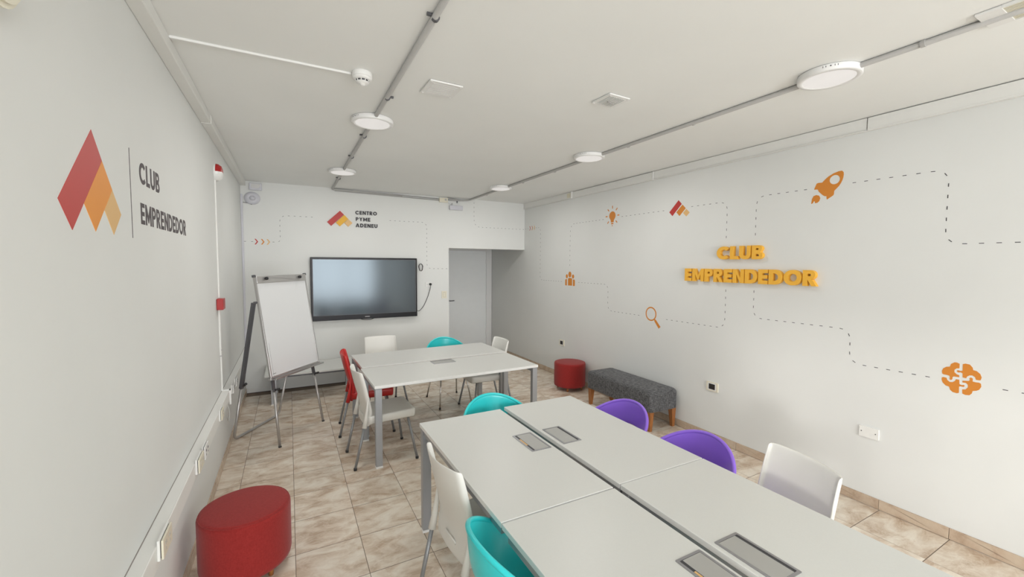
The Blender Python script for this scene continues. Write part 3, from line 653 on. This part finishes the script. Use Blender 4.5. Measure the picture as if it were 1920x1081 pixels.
FILL_W = 9.5
def round_lamp(x, y, label, proto=[], w=1):
    d = bpy.data.lights.new('added_fill', 'AREA'); d.shape = 'DISK'; d.size = .24; d.energy = FILL_W * w; d.color = (1, .975, .95)  # fill light added below each unlit lamp to brighten the far end
    lo = bpy.data.objects.new('added_fill', d); COL.objects.link(lo); lo.location = (x, y, H - .036)
    g = 'round surface ceiling lamps'
    if proto: return dup(proto[0], (x, y, H), 0, label, g)
    t = thing('round_ceiling_lamp', label, 'ceiling lamp', (x, y, H), 0, g); proto.append(t)
    bm = bmesh.new(); lathe(bm, [(.143, -.001), (.152, -.003), (.153, -.006), (.153, -.032), (.149, -.0365), (.127, -.0365), (.125, -.034)], 56, cap=False)
    obj('rim', bm, M['lamp_rim'], t, True)
    bm = bmesh.new(); lathe(bm, [(.126, -.0345), (.06, -.0345), (.003, -.0345)], 56); obj('diffuser', bm, M['lamp_face'], t)
    bm = bmesh.new(); lathe(bm, [(.146, -.0002), (.146, -.004)], 40); obj('mounting_ring', bm, M['slot'], t)
    bm = bmesh.new()
    for a in (195, 200, 215, 220): ca, sa = math.cos(math.radians(a)), math.sin(math.radians(a)); tube(bm, [(.1525 * ca, .1525 * sa, -.010), (.1525 * ca, .1525 * sa, -.019)], .0016, 6)
    tube(bm, [(.1525 * math.cos(3.63), .1525 * math.sin(3.63), -.013), (.1525 * math.cos(3.63), .1525 * math.sin(3.63), -.018)], .0035, 8)
    obj('rim_slots', bm, M['slot'], t)
    return t
round_lamp(.592, 3.405, 'round white ceiling lamp beside the square vent, second nearest on the left conduit')
round_lamp(.588, 5.40, 'round white ceiling lamp nearest the television on the left conduit')
round_lamp(2.755, 1.335, 'large round white ceiling lamp at upper right, nearest the camera', w=.25)
round_lamp(2.700, 3.44, 'round white ceiling lamp in the middle of the right conduit')
round_lamp(2.690, 5.42, 'round white ceiling lamp above the recess end of the right conduit')

t = thing('smoke_detector', 'white smoke detector at the end of a white ceiling conduit', 'smoke detector', (.400, 2.615, H))
bm = bmesh.new(); lathe(bm, [(.053, 0), (.055, -.004), (.056, -.026), (.055, -.028)], 36); obj('base', bm, M['white_pl'], t, True)
bm = bmesh.new(); lathe(bm, [(.054, -.028), (.055, -.034), (.046, -.042), (.040, -.044)], 36); obj('body', bm, M['white_pl'], t, True)
bm = bmesh.new(); lathe(bm, [(.036, -.044), (.034, -.054)], 28); obj('sensor_core', bm, M['slot'], t)
bm = bmesh.new()
for k in range(10):
    a = 2 * PI * k / 10; ca, sa = math.cos(a), math.sin(a); tube(bm, [(.038 * ca, .038 * sa, -.043), (.034 * ca, .034 * sa, -.056)], .003, 6)
lathe(bm, [(.036, -.053), (.034, -.058), (.018, -.062), (.014, -.066), (.012, -.071), (.004, -.073)], 28); obj('cap', bm, M['white_pl'], t, True)
tag(obj('ceiling_strip', bx(-.489, .345, 2.640, 2.660, H - .012, H, bev=.002), M['white_pl']), 'white cable strip across the ceiling from left duct to smoke detector', 'conduit')
bpy.data.objects['ceiling_strip'].rotation_euler = (0, 0, 0)

def vent(x, y, s, rz, label, kind):
    t = thing('ceiling_vent', label, 'vent', (x, y, H), rz)
    bm = bmesh.new(); FC = Frame((0, 0, 0), (1, 0, 0), (0, 1, 0), (0, 0, -1))
    prism(bm, FC, [rrect(-s, s, -s, s, .008), rrect(-s * .74, s * .74, -s * .74, s * .74, .004)], .003, .012); obj('frame', bm, M['white_pl'], t)
    obj('back_plate', bx(-s * .76, s * .76, -s * .76, s * .76, -.006, -.001), M['white_pl'] if kind else M['trunk'], t)
    n = 9
    for k in range(n):
        c_ = -s * .74 + (k + .5) * s * 1.48 / n
        if kind == 0: obj('slat', bx(-s * .74, s * .74, c_ - s * .060, c_ + s * .060, -.013, -.007, bev=.001), M['white_pl'], t)
        else: obj('rib', bx(c_ - s * .03, c_ + s * .03, -s * .74, s * .74, -.016, -.006), M['white_pl'], t)
    for a in (-1, 1):
        for b_ in (-1, 1):
            bm = bmesh.new(); tube(bm, [(a * s * .87, b_ * s * .87, -.014), (a * s * .87, b_ * s * .87, -.011)], .005, 8); obj('screw', bm, M['lamp_rim'], t)
    obj('shadow_gap', bx(-s * .9, s * .9, -s * .9, s * .9, -.003, 0), M['slot'], t)
    return t
vent(.872, 2.602, .105, math.radians(1), 'square white slatted vent in the ceiling beside the smoke detector', 0)
vt = vent(1.925, 2.232, .09, math.radians(2), 'square white ribbed emergency downlight in the centre of the ceiling', 1)
bm = bmesh.new(); tube(bm, [(-.03, 0, -.017), (.03, .01, -.017)], .006, 8); obj('lamp_tube', bm, M['alu'], vt)
t = thing('louvred_light', 'long white louvred ceiling fitting cut by the top right corner', 'ceiling fitting', (2.762, 0, H))
bm = bmesh.new(); box(bm, -.095, .095, .655, .735, -.014, -.002, bev=.002); box(bm, -.095, -.085, -.6, .655, -.014, -.002); box(bm, .085, .095, -.6, .655, -.014, -.002); obj('frame', bm, M['white_pl'], t)
obj('back_plate', bx(-.09, .09, -.6, .66, -.003, 0), M['slot'], t)
for k in range(12): 
    xx = -.078 + k * .0142; obj('louvre', bx(xx - .0035, xx + .0035, -.6, .655, -.013, -.004), M['cream'], t)

# ------------------------------------------------------------------ tables
TZ, TT = .738, .025
def desk(name, label, loc, rz, w, d, legs, boxes, group):
    """w along local x, d along local y, origin at the centre on the floor"""
    t = thing(name, label, 'table', loc, rz, group)
    bm = bmesh.new(); F = box(bm, -w / 2, w / 2, -d / 2, d / 2, TZ - TT, TZ)
    for f in bm.faces:
        f.material_index = 0 if abs(sum(v.co.z for v in f.verts) / 4 - TZ) < 1e-4 else 1
    bmesh.ops.bevel(bm, geom=list(bm.edges), offset=.0012, segments=1, affect='EDGES', material=1)
    obj('tabletop', bm, [M['table'], M['table_edge']], t)
    for lx, ly, lw, ld in legs:
        lg = obj('leg', bx(lx - lw / 2, lx + lw / 2, ly - ld / 2, ly + ld / 2, .018, TZ - TT - .002, bev=.003), M['steel'], t)
        obj('foot', bx(lx - lw / 2 - .002, lx + lw / 2 + .002, ly - ld / 2 - .002, ly + ld / 2 + .002, .0, .018, bev=.003), M['white_pl'], lg)
    xs = sorted({l[0] for l in legs}); ys = sorted({l[1] for l in legs})
    for y in (min(ys) + .10, max(ys) - .10): obj('rail', bx(min(xs), max(xs), y - .012, y + .012, TZ - TT - .035, TZ - TT - .001), M['steel'], t)
    for x in xs: obj('cross_beam', bx(x - .02, x + .02, min(ys), max(ys), TZ - TT - .045, TZ - TT - .0005), M['steel'], t)
    for cx, cy, bw, bd, side in boxes:
        bm = bmesh.new(); FC = Frame((0, 0, TZ), (1, 0, 0), (0, 1, 0), (0, 0, 1)); e = .011
        prism(bm, FC, [rrect(cx - bw / 2, cx + bw / 2, cy - bd / 2, cy + bd / 2, .004, 3), rrect(cx - bw / 2 + e, cx + bw / 2 - e, cy - bd / 2 + e, cy + bd / 2 - e, .002, 3)], 0, .0024)
        pb = obj('power_box', bm, M['box_frame'], t)
        s0, s1, r0, r1 = cx - bw / 2 + e, cx + bw / 2 - e, cy - bd / 2 + e, cy + bd / 2 - e
        obj('slot', bx(s0, s1, r0, r1, TZ, TZ + .0006), M['slot'], pb)
        g = .013
        l = [s0 + .001, s1 - .001, r0 + .001, r1 - .001]
        if side == 'l': l[0] += g
        if side == 'r': l[1] -= g
        if side == 't': l[3] -= g
        obj('lid', bx(*l, TZ + .0006, TZ + .0022, bev=.0005), M['box_lid'], pb)
        if side == 'l': obj('brush_clip', bx(s0 + .002, s0 + g - .002, (r0 + r1) / 2 - .035, (r0 + r1) / 2 + .055, TZ + .0006, TZ + .0016), M['sand'], pb)
    return t
lw, ld = .058, .046
# near group: two columns of two desks
W, D = .600, 1.222
cl, cr = 1.0495, 1.6975
def corner(w, d, which=((-1, -1), (1, -1), (-1, 1), (1, 1)), inset=(0, 0)):
    return [(sx * (w / 2 - lw / 2 - .006 - inset[0]), sy * (d / 2 - ld / 2 - .004 - inset[1]), lw, ld) for sx, sy in which]
NG = 'near group of meeting tables'
ex, ey = W / 2 - lw / 2 - .006, D / 2 - ld / 2 - .004
NL = [(-ex, ey, lw, ld), (-ex + .40, -ey, lw, ld), (ex, -ey, lw, ld)]; NR = [(ex, ey + .009, lw, ld), (ex - .40, -ey - .009, lw, ld), (-ex, -ey - .009, lw, ld)]
BL_ = [(-ex + .40, ey, lw, ld), (ex, ey, lw, ld), (-ex, -ey, lw, ld), (ex, -ey, lw, ld)]; BR_ = [(ex - .40, ey, lw, ld), (-ex, ey, lw, ld), (-ex, -ey, lw, ld), (ex, -ey, lw, ld)]
desk('meeting_table', 'near left grey-white table with the white chair at its side', (cl, 2.108, 0), 0, W, D, NL, [(1.265 - cl, 2.123 - 2.108, .130, .246, 'l')], NG)
desk('meeting_table', 'near right grey-white table with the first purple chair at its side', (cr, 2.126, 0), 0, W, D + .018, NR, [(1.484 - cr, 2.126 - 2.126, .131, .246, 'r')], NG)
desk('meeting_table', 'bottom left grey-white table in the foreground with the turquoise chair at its side', (cl, .877, 0), 0, W, D, BL_, [(1.270 - cl, .882 - .877, .130, .250, 'l')], NG)
desk('meeting_table', 'bottom right grey-white table in the foreground with a white chair at its right side', (cr, .889, 0), 0, W, D, BR_, [(1.486 - cr, .885 - .889, .133, .246, 'r')], NG)
# far pair
FG = 'far pair of meeting tables'
desk('meeting_table', 'front table of the far pair with a power box in its top', (1.466, 4.085, 0), math.radians(1.3), 1.680, .698, corner(1.68, .698), [(.003, .264, .246, .150, 't')], FG)
desk('meeting_table', 'rear table of the far pair nearest the television', (1.466, 4.832, 0), math.radians(2.0), 1.676, .676, corner(1.676, .676), [], FG)
# low desk at the back wall
t = thing('low_table', 'low pale table against the back wall behind the easel', 'table', (0, 0, 0))
bm = bmesh.new(); box(bm, -.30, .82, 6.03, YB - .03, .362, .384, bev=.001); obj('tabletop', bm, M['table'], t)
bm = bmesh.new(); box(bm, -.26, .78, 6.06, 6.09, .335, .3615); box(bm, -.22, -.18, 6.06, 6.66, .325, .3615); box(bm, .72, .76, 6.06, 6.66, .325, .3615); obj('frame', bm, M['steel_dk'], t)
for x_, y_ in ((-.20, 6.075), (-.20, 6.62), (.745, 6.62)):
    l = obj('leg', bx(x_ - .032, x_ + .032, y_ - .03, y_ + .03, .012, .3615, bev=.003), M['steel'], t)
    obj('foot', bx(x_ - .034, x_ + .034, y_ - .032, y_ + .032, 0, .012), M['white_pl'], l)

# ------------------------------------------------------------------ shell chairs (white / red): forward is +Y
def sm(x): x = max(0, min(1, x)); return x * x * (3 - 2 * x)
def grid_obj(name, fn, nu, nv, m, parent, thick, sub=1, skip=None, closed=False, off=0):
    bm = bmesh.new(); g = [[bm.verts.new(fn(i / (nu if closed else nu - 1), j / (nv - 1))) for i in range(nu)] for j in range(nv)]
    for j in range(nv - 1):
        for i in range(nu if closed else nu - 1):
            if skip and skip(i, j): continue
            bm.faces.new((g[j][i], g[j][(i + 1) % nu], g[j + 1][(i + 1) % nu], g[j + 1][i]))
    o = obj(name, bm, m, parent, True)
    s = o.modifiers.new('thickness', 'SOLIDIFY'); s.thickness = thick; s.offset = off
    if sub: q = o.modifiers.new('smooth', 'SUBSURF'); q.levels = sub; q.render_levels = sub
    return o
def shell_chair(label, kind, loc, rz):
    t = thing('shell_chair', label, 'chair', loc, rz); m = M['chair_w'] if kind == 'white' else M['chair_r']
    def back(u, v):
        z = .362 + v * .493
        yb = -.162 + .022 * sm((z - .362) / .14) - .078 * max(0, (z - .48) / .375) ** 1.15
        hw = .186 + .020 * sm((z - .36) / .12) - .010 * v
        s = u * 2 - 1
        k = abs(s)
        if k > .86:                       # side flange turning forward
            f = (k - .86) / .14; x = hw * (1 if s > 0 else -1) * (1 - .02 * f); y = yb + .028 * f * (1 - .15 * v)
        else:
            q = s / .86; x = hw * q; y = yb - (.012 + .026 * sm(v * 1.3)) * (1 - q * q)
        if v < .10: z += (.10 - v) * .25 * (1 - k) * -.2
        if v > .90: z += -.010 * max(0, (k - .6) / .4) ** 2 + .004 * (k * k)
        return (x, y, z)
    grid_obj('backrest', back, 23, 15, m, t, .009)
    # oval grip ring on the lower back
    bm = bmesh.new(); pts = []
    n = 20
    ro = []
    for k in range(n + 1):
        a = 2 * PI * k / n; ro.append((.062 * math.cos(a), -.1735 + .005 * math.cos(a) ** 2 - .006 * math.sin(a), .425 + .019 * math.sin(a)))
    tube(bm, ro, .005, 8, caps=False); obj('grip_ring', bm, m, t, True)
    # seat with deep rounded apron
    bm = bmesh.new(); lv = []
    def ring(hx, y0, y1, zf, zb, r, zs=0):
        out = []
        for px, py in rrect(-hx, hx, y0, y1, r, 4):
            f = (py + .17) / .44; z = zb + (zf - zb) * f
            if zs: z += zs * max(0, math.sin(PI * min(1, max(0, f)))) 
            out.append(bm.verts.new((px, py, z)))
        return out
    lv = [ring(.198, -.150, .268, .378, .370, .035, .030), ring(.206, -.158, .274, .392, .38, .035, .026), ring(.212, -.160, .276, .452, .440, .035), ring(.206, -.156, .270, .462, .450, .035), ring(.185, -.14, .25, .462, .448, .03), ring(.13, -.10, .18, .452, .438, .03), ring(.05, -.04, .08, .446, .434, .02)]
    for A_, B2 in zip(lv, lv[1:]):
        n = len(A_)
        for k in range(n): bm.faces.new((A_[k], A_[(k + 1) % n], B2[(k + 1) % n], B2[k]))
    bm.faces.new(lv[-1])
    ins = ring(.190, -.14, .258, .40, .39, .03, .02)
    n = len(ins)
    for k in range(n): bm.faces.new((ins[k], ins[(k + 1) % n], lv[0][(k + 1) % n], lv[0][k]))
    bm.faces.new(ins)
    obj('seat', bm, m, t, True)
    for s in (-1, 1):
        bm = bmesh.new(); tube(bm, [(s * .200, -.150, .62), (s * .202, -.158, .54), (s * .204, -.170, .45), (s * .206, -.188, .362)], .006, 12, r1=.021); obj('leg_sleeve', bm, m, t, True)
        for y0, z0, x0, y1, x1, k in ((-.186, .372, .206, -.268, .206, 0), (.205, .395, .178, .270, .248, 1)):
            bm = bmesh.new(); tube(bm, [(s * x0, y0, z0), (s * x1, y1, .014)], .0115, 12); l = obj('leg', bm, M['chair_leg'], t, True)
            bm = bmesh.new(); lathe(bm, [(.010, 0), (.0145, .002), (.0145, .020), (.012, .024)], 12, (s * x1, y1)); obj('rubber_foot', bm, M['rubber'], l, True)
    return t
R = math.radians
def fwd(a): return R(a - 90)      # heading angle of the chair's forward direction
shell_chair('white shell chair with grey legs at the left end of the far table pair', 'white', (.732, 4.000, 0), fwd(2.8))
bpy.data.objects['shell_chair']['group'] = 'white shell chairs'
w_ = bpy.data.objects['shell_chair']
shell_chair('red plastic shell chair behind the white one at the far tables', 'red', (.718, 4.765, 0), fwd(-5.6))
WG = 'white shell chairs'
dup(w_, (1.035, 5.395, 0), fwd(-90), 'white shell chair on the television side of the far tables', WG)
dup(w_, (2.165, 4.755, 0), fwd(180), 'white shell chair at the right end of the far tables, back to the right wall', WG)
dup(w_, (.862, 1.965, 0), fwd(4), 'white shell chair tucked in at the left side of the near tables', WG)
dup(w_, (2.018, 1.165, 0), fwd(165), 'bright white shell chair at the right side of the near tables', WG)

# ------------------------------------------------------------------ tub chairs (turquoise / purple): forward is +Y
def tub_chair(label, m, loc, rz, group):
    t = thing('tub_chair', label, 'chair', loc, rz, group)
    a, b_ = .285, .272
    def zr(p): return .455 + .345 * ((1 + math.cos(p)) / 2) ** 1.15
    def shell(u, v):
        p = 2 * PI * u; zt = zr(p)
        if v < .3: k = v / .3; r = .02 + .56 * k; z = .425 + .006 * k
        else:
            s = (v - .3) / .7; th = s * PI / 2; r = .58 + .42 * math.sin(th) ** 1.0; z = .431 + (zt - .431) * (1 - math.cos(th)) ** .8
        return (a * r * math.sin(p), -b_ * r * math.cos(p), z)
    NU = 40; NV = 17
    grid_obj('shell', shell, NU, NV, m, t, .010, closed=True, skip=lambda i, j: (i < 4 or i > 35) and 7 <= j <= 11)
    bm = bmesh.new(); n = 72
    pts = [Vector((a * math.sin(p), -b_ * math.cos(p), zr(p))) for p in [2 * PI * k / n for k in range(n + 1)]]
    tube(bm, pts, .0105, 10, caps=False); obj('rim', bm, m, t, True)
    bm = bmesh.new(); lathe(bm, [(.10, .405), (.12, .410), (.12, .424), (.05, .424)], 24); obj('seat_mount', bm, M['chrome'], t)
    for sx in (-1, 1):
        for sy in (-1, 1):
            bm = bmesh.new(); tube(bm, [(sx * .10, sy * .10, .412), (sx * .165, sy * .175, .38), (sx * .212, sy * .285 if sy < 0 else sy * .27, .012)], .010, 12); l = obj('leg', bm, M['chrome'], t, True)
            bm = bmesh.new(); lathe(bm, [(.009, 0), (.0125, .002), (.0125, .016), (.010, .018)], 12, (sx * .212, sy * .285 if sy < 0 else sy * .27)); obj('rubber_foot', bm, M['rubber'], l, True)
    return t
TG, PG = 'turquoise tub chairs', 'purple tub chairs'
tq = tub_chair('turquoise tub chair tucked under the head of the near tables', M['teal'], (1.335, 2.628, 0), fwd(-90), TG)
dup(tq, (1.828, 5.195, 0), fwd(-90), 'turquoise tub chair on the television side of the far tables', TG)
dup(tq, (.845, 1.365, 0), fwd(0), 'turquoise tub chair at the bottom left side of the near tables', TG)
pp = tub_chair('purple tub chair in front of the grey bench', M['purple'], (1.945, 2.25, 0), fwd(180), PG)
for c_ in pp.children:
    if c_.name.startswith(('shell', 'rim')):
        pass
pq = dup(pp, (1.915, 1.60, 0), fwd(180), 'purple tub chair beside the bright white chair', PG)

# ------------------------------------------------------------------ round stools and bench
def stool(label, loc, r, h):
    t = thing('round_stool', label, 'stool', loc, 0, 'round red fabric stools')
    z0 = .055; k = .028
    prof = [(r - .02, z0), (r - .004, z0 + .008), (r, z0 + .03)] + [(r, z0 + .03 + (h - z0 - .03 - k) * i / 6) for i in range(1, 7)] + [(r - k + k * math.cos(a), h - k + k * math.sin(a)) for a in [PI / 2 * i / 6 for i in range(1, 7)]] + [(r * .6, h + .004), (r * .2, h + .006), (.002, h + .006)]
    bm = bmesh.new(); lathe(bm, prof, 56); obj('cushion', bm, M['red_fab'], t, True)
    bm = bmesh.new(); n = 72; rr = r - k * .28; tube(bm, [(rr * math.cos(2 * PI * i / n), rr * math.sin(2 * PI * i / n), h - k * .28) for i in range(n + 1)], .0022, 6, caps=False); obj('seam', bm, M['red_fab'], t, True)
    for a in (45, 135, 225, 315):
        x_, y_ = (r - .055) * math.cos(R(a)), (r - .055) * math.sin(R(a)); bm = bmesh.new(); lathe(bm, [(.013, 0), (.018, z0 + .004)], 14, (x_, y_)); obj('leg', bm, M['brown'], t, True)
    return t
stool('large red round fabric stool in the bottom left corner', (-.255, 2.84, 0), .235, .385)
stool('red round fabric stool beside the grey bench at the right wall', (3.580, 4.935, 0), .226, .395)
t = thing('upholstered_bench', 'long charcoal tweed bench with tapered wooden legs at the right wall', 'bench', (3.595, 3.745, 0))
bm = bmesh.new(); rgs = []
for ins, z in [(.004, .215), (0, .222)] + [(0, z_) for z_ in (.26, .30, .35, .395)] + [(.042 * (1 - math.cos(a)), .395 + .042 * math.sin(a)) for a in [PI / 2 * k / 6 for k in range(1, 7)]] + [(.10, .441), (.16, .443)]:
    rgs.append([bm.verts.new((px, py, z)) for px, py in rrect(-.212 + ins, .205 - ins, -.545 + ins, .545 - ins, max(.010, .036 - ins * .2), 6)])
for A_, B2 in zip(rgs, rgs[1:]):
    for k in range(len(A_)): bm.faces.new((A_[k], A_[(k + 1) % len(A_)], B2[(k + 1) % len(A_)], B2[k]))
bm.faces.new(rgs[0]); bm.faces.new(rgs[-1])
obj('cushion', bm, M['grey_fab'], t, True)
for sx in (-1, 1):
    for sy in (-1, 1):
        bm = bmesh.new(); cx, cy = sx * .168, sy * .50
        top = [bm.verts.new((cx + i * .030, cy + j * .030, .218)) for i, j in ((-1, -1), (1, -1), (1, 1), (-1, 1))]
        bot = [bm.verts.new((cx + sx * .006 + i * .017, cy + sy * .004 + j * .017, 0)) for i, j in ((-1, -1), (1, -1), (1, 1), (-1, 1))]
        bm.faces.new(top); bm.faces.new(bot)
        for k in range(4): bm.faces.new((top[k], top[(k + 1) % 4], bot[(k + 1) % 4], bot[k]))
        obj('leg', bm, M['brown'], t)
bm = bmesh.new(); lathe(bm, [(.014, 0), (.02, .218)], 12, (-.02, .0)); obj('centre_leg', bm, M['steel_dk'], t)

# ------------------------------------------------------------------ flip-chart easel
t = thing('flipchart_easel', 'white flip-chart easel on grey legs in the back left corner', 'easel')
TL, TR_ = Vector((-.294, 4.749, 1.674)), Vector((.157, 5.283, 1.674)); BL, BR = Vector((-.157, 4.644, .675)), Vector((.258, 5.205, .675))
ux = (TR_ - TL).normalized(); uv = ((BL + BR) / 2 - (TL + TR_) / 2).normalized(); uu = (ux - uv * ux.dot(uv)).normalized(); un = uu.cross(uv).normalized()
if un.y > 0: un = -un
un = un if un.dot(Vector((.79, -.61, 0))) > 0 else -un
hW, hH = .352, ((TL + TR_) / 2 - (BL + BR) / 2).length / 2
ctr = (TL + TR_ + BL + BR) / 4
FE = Frame(ctr, uu, -uv, un)
def pl(name, a0, a1, b0, b1, d0, d1, m, bev=0):
    bm = bmesh.new(); prism(bm, FE, [[(a0, b0), (a1, b0), (a1, b1), (a0, b1)]], d0, d1)
    if bev: bmesh.ops.bevel(bm, geom=list(bm.edges), offset=bev, segments=1, affect='EDGES')
    return obj(name, bm, m, t)
pl('board', -hW + .010, hW - .010, -hH + .01, hH - .01, -.012, .0, M['whiteboard'])
for n_, q in (('side_frame', (-hW, -hW + .014, -hH, hH)), ('side_frame', (hW - .014, hW, -hH, hH))): pl(n_, *q, -.02, .006, M['alu'], .002)
pl('bottom_frame', -hW, hW, -hH, -hH + .018, -.02, .006, M['alu'], .002)
pl('pen_tray', -hW + .02, hW + .03, -hH - .018, -hH - .004, -.01, .045, M['alu'], .002)
pl('paper_clamp', -hW + .012, hW - .004, hH - .072, hH, -.005, .012, M['alu'], .003)
for a, b_ in ((-hW, hH), (hW, hH), (-hW, -hH), (hW, -hH)): pl('corner_cap', a - .012, a + .012, b_ - .012, b_ + .012, -.022, .009, M['steel_dk'] if b_ > 0 else M['alu'], .003)
for a in (-.235, .235):
    bm = bmesh.new(); p0 = FE(a, hH - .030, .012); tube(bm, [p0, FE(a, hH - .030, .020)], .009, 12); tube(bm, [FE(a, hH - .030, .020), FE(a, hH - .030, .036)], .016, 14); obj('clamp_knob', bm, M['black'], t, True)
pl('maker_mark', -hW + .035, -hW + .075, -hH + .040, -hH + .044, 0, .001, M['ink'])
fl, fr_ = Vector((-.113, 4.61, 0)), Vector((.31, 5.165, 0))
for foot, top in ((fl, BL), (fr_, BR)):
    inn = (top + uu * (.030 if top is BL else -.035)) - un * .035; base = foot
    k = inn.lerp(base, .17)
    bm = bmesh.new(); tube(bm, [k, base + Vector((0, 0, .004))], .0125, 12); l = obj('front_leg', bm, M['alu'], t, True)
    bm = bmesh.new(); tube(bm, [inn - uv * .35, inn, k + (base - inn).normalized() * .02], .017, 4); obj('leg_holder', bm, M['steel_dk'], l)
    bm = bmesh.new(); kk = k + un * .012; tube(bm, [kk, kk + un * .02 + ux * .02], .009, 10); tube(bm, [kk + un * .02 + ux * .010, kk + un * .024 + ux * .034], .011, 10); obj('lock_knob', bm, M['black'], l, True)
    bm = bmesh.new(); tube(bm, [base, base + Vector((0, 0, .012))], .0145, 12); obj('end_cap', bm, M['rubber'], l)
rl, rr_ = Vector((-.528, 4.985, .013)), Vector((-.140, 5.600, .013))
pL = FE(-hW + .0, hH - .255, -.045); pR = FE(hW - .06, hH - .255, -.045)
pL += -ux * .012
mL = pL.lerp(rl, .60); mR = pR.lerp(rr_, .60)
bm = bmesh.new(); tube(bm, rounded([mL, rl, rr_, mR], .07, 8), .0125, 12); obj('rear_loop', bm, M['alu'], t, True)
for a, b_ in ((pL, mL), (pR, mR)):
    bm = bmesh.new(); tube(bm, [a, b_ + (b_ - a).normalized() * .02], .021, 4); l = obj('rear_post', bm, M['steel_dk'], t)
    bm = bmesh.new(); tube(bm, [b_, b_ + Vector((.02, -.01, .01))], .010, 10); tube(bm, [b_ + Vector((.02, -.01, .01)), b_ + Vector((.045, -.015, .03))], .012, 10); obj('lock_knob', bm, M['black'], l, True)
bm = bmesh.new(); tube(bm, [FE(-hW + .01, hH - .255, -.015), pL], .012, 8); tube(bm, [FE(hW - .07, hH - .255, -.015), pR], .012, 8); obj('hinge_bracket', bm, M['steel_dk'], t)
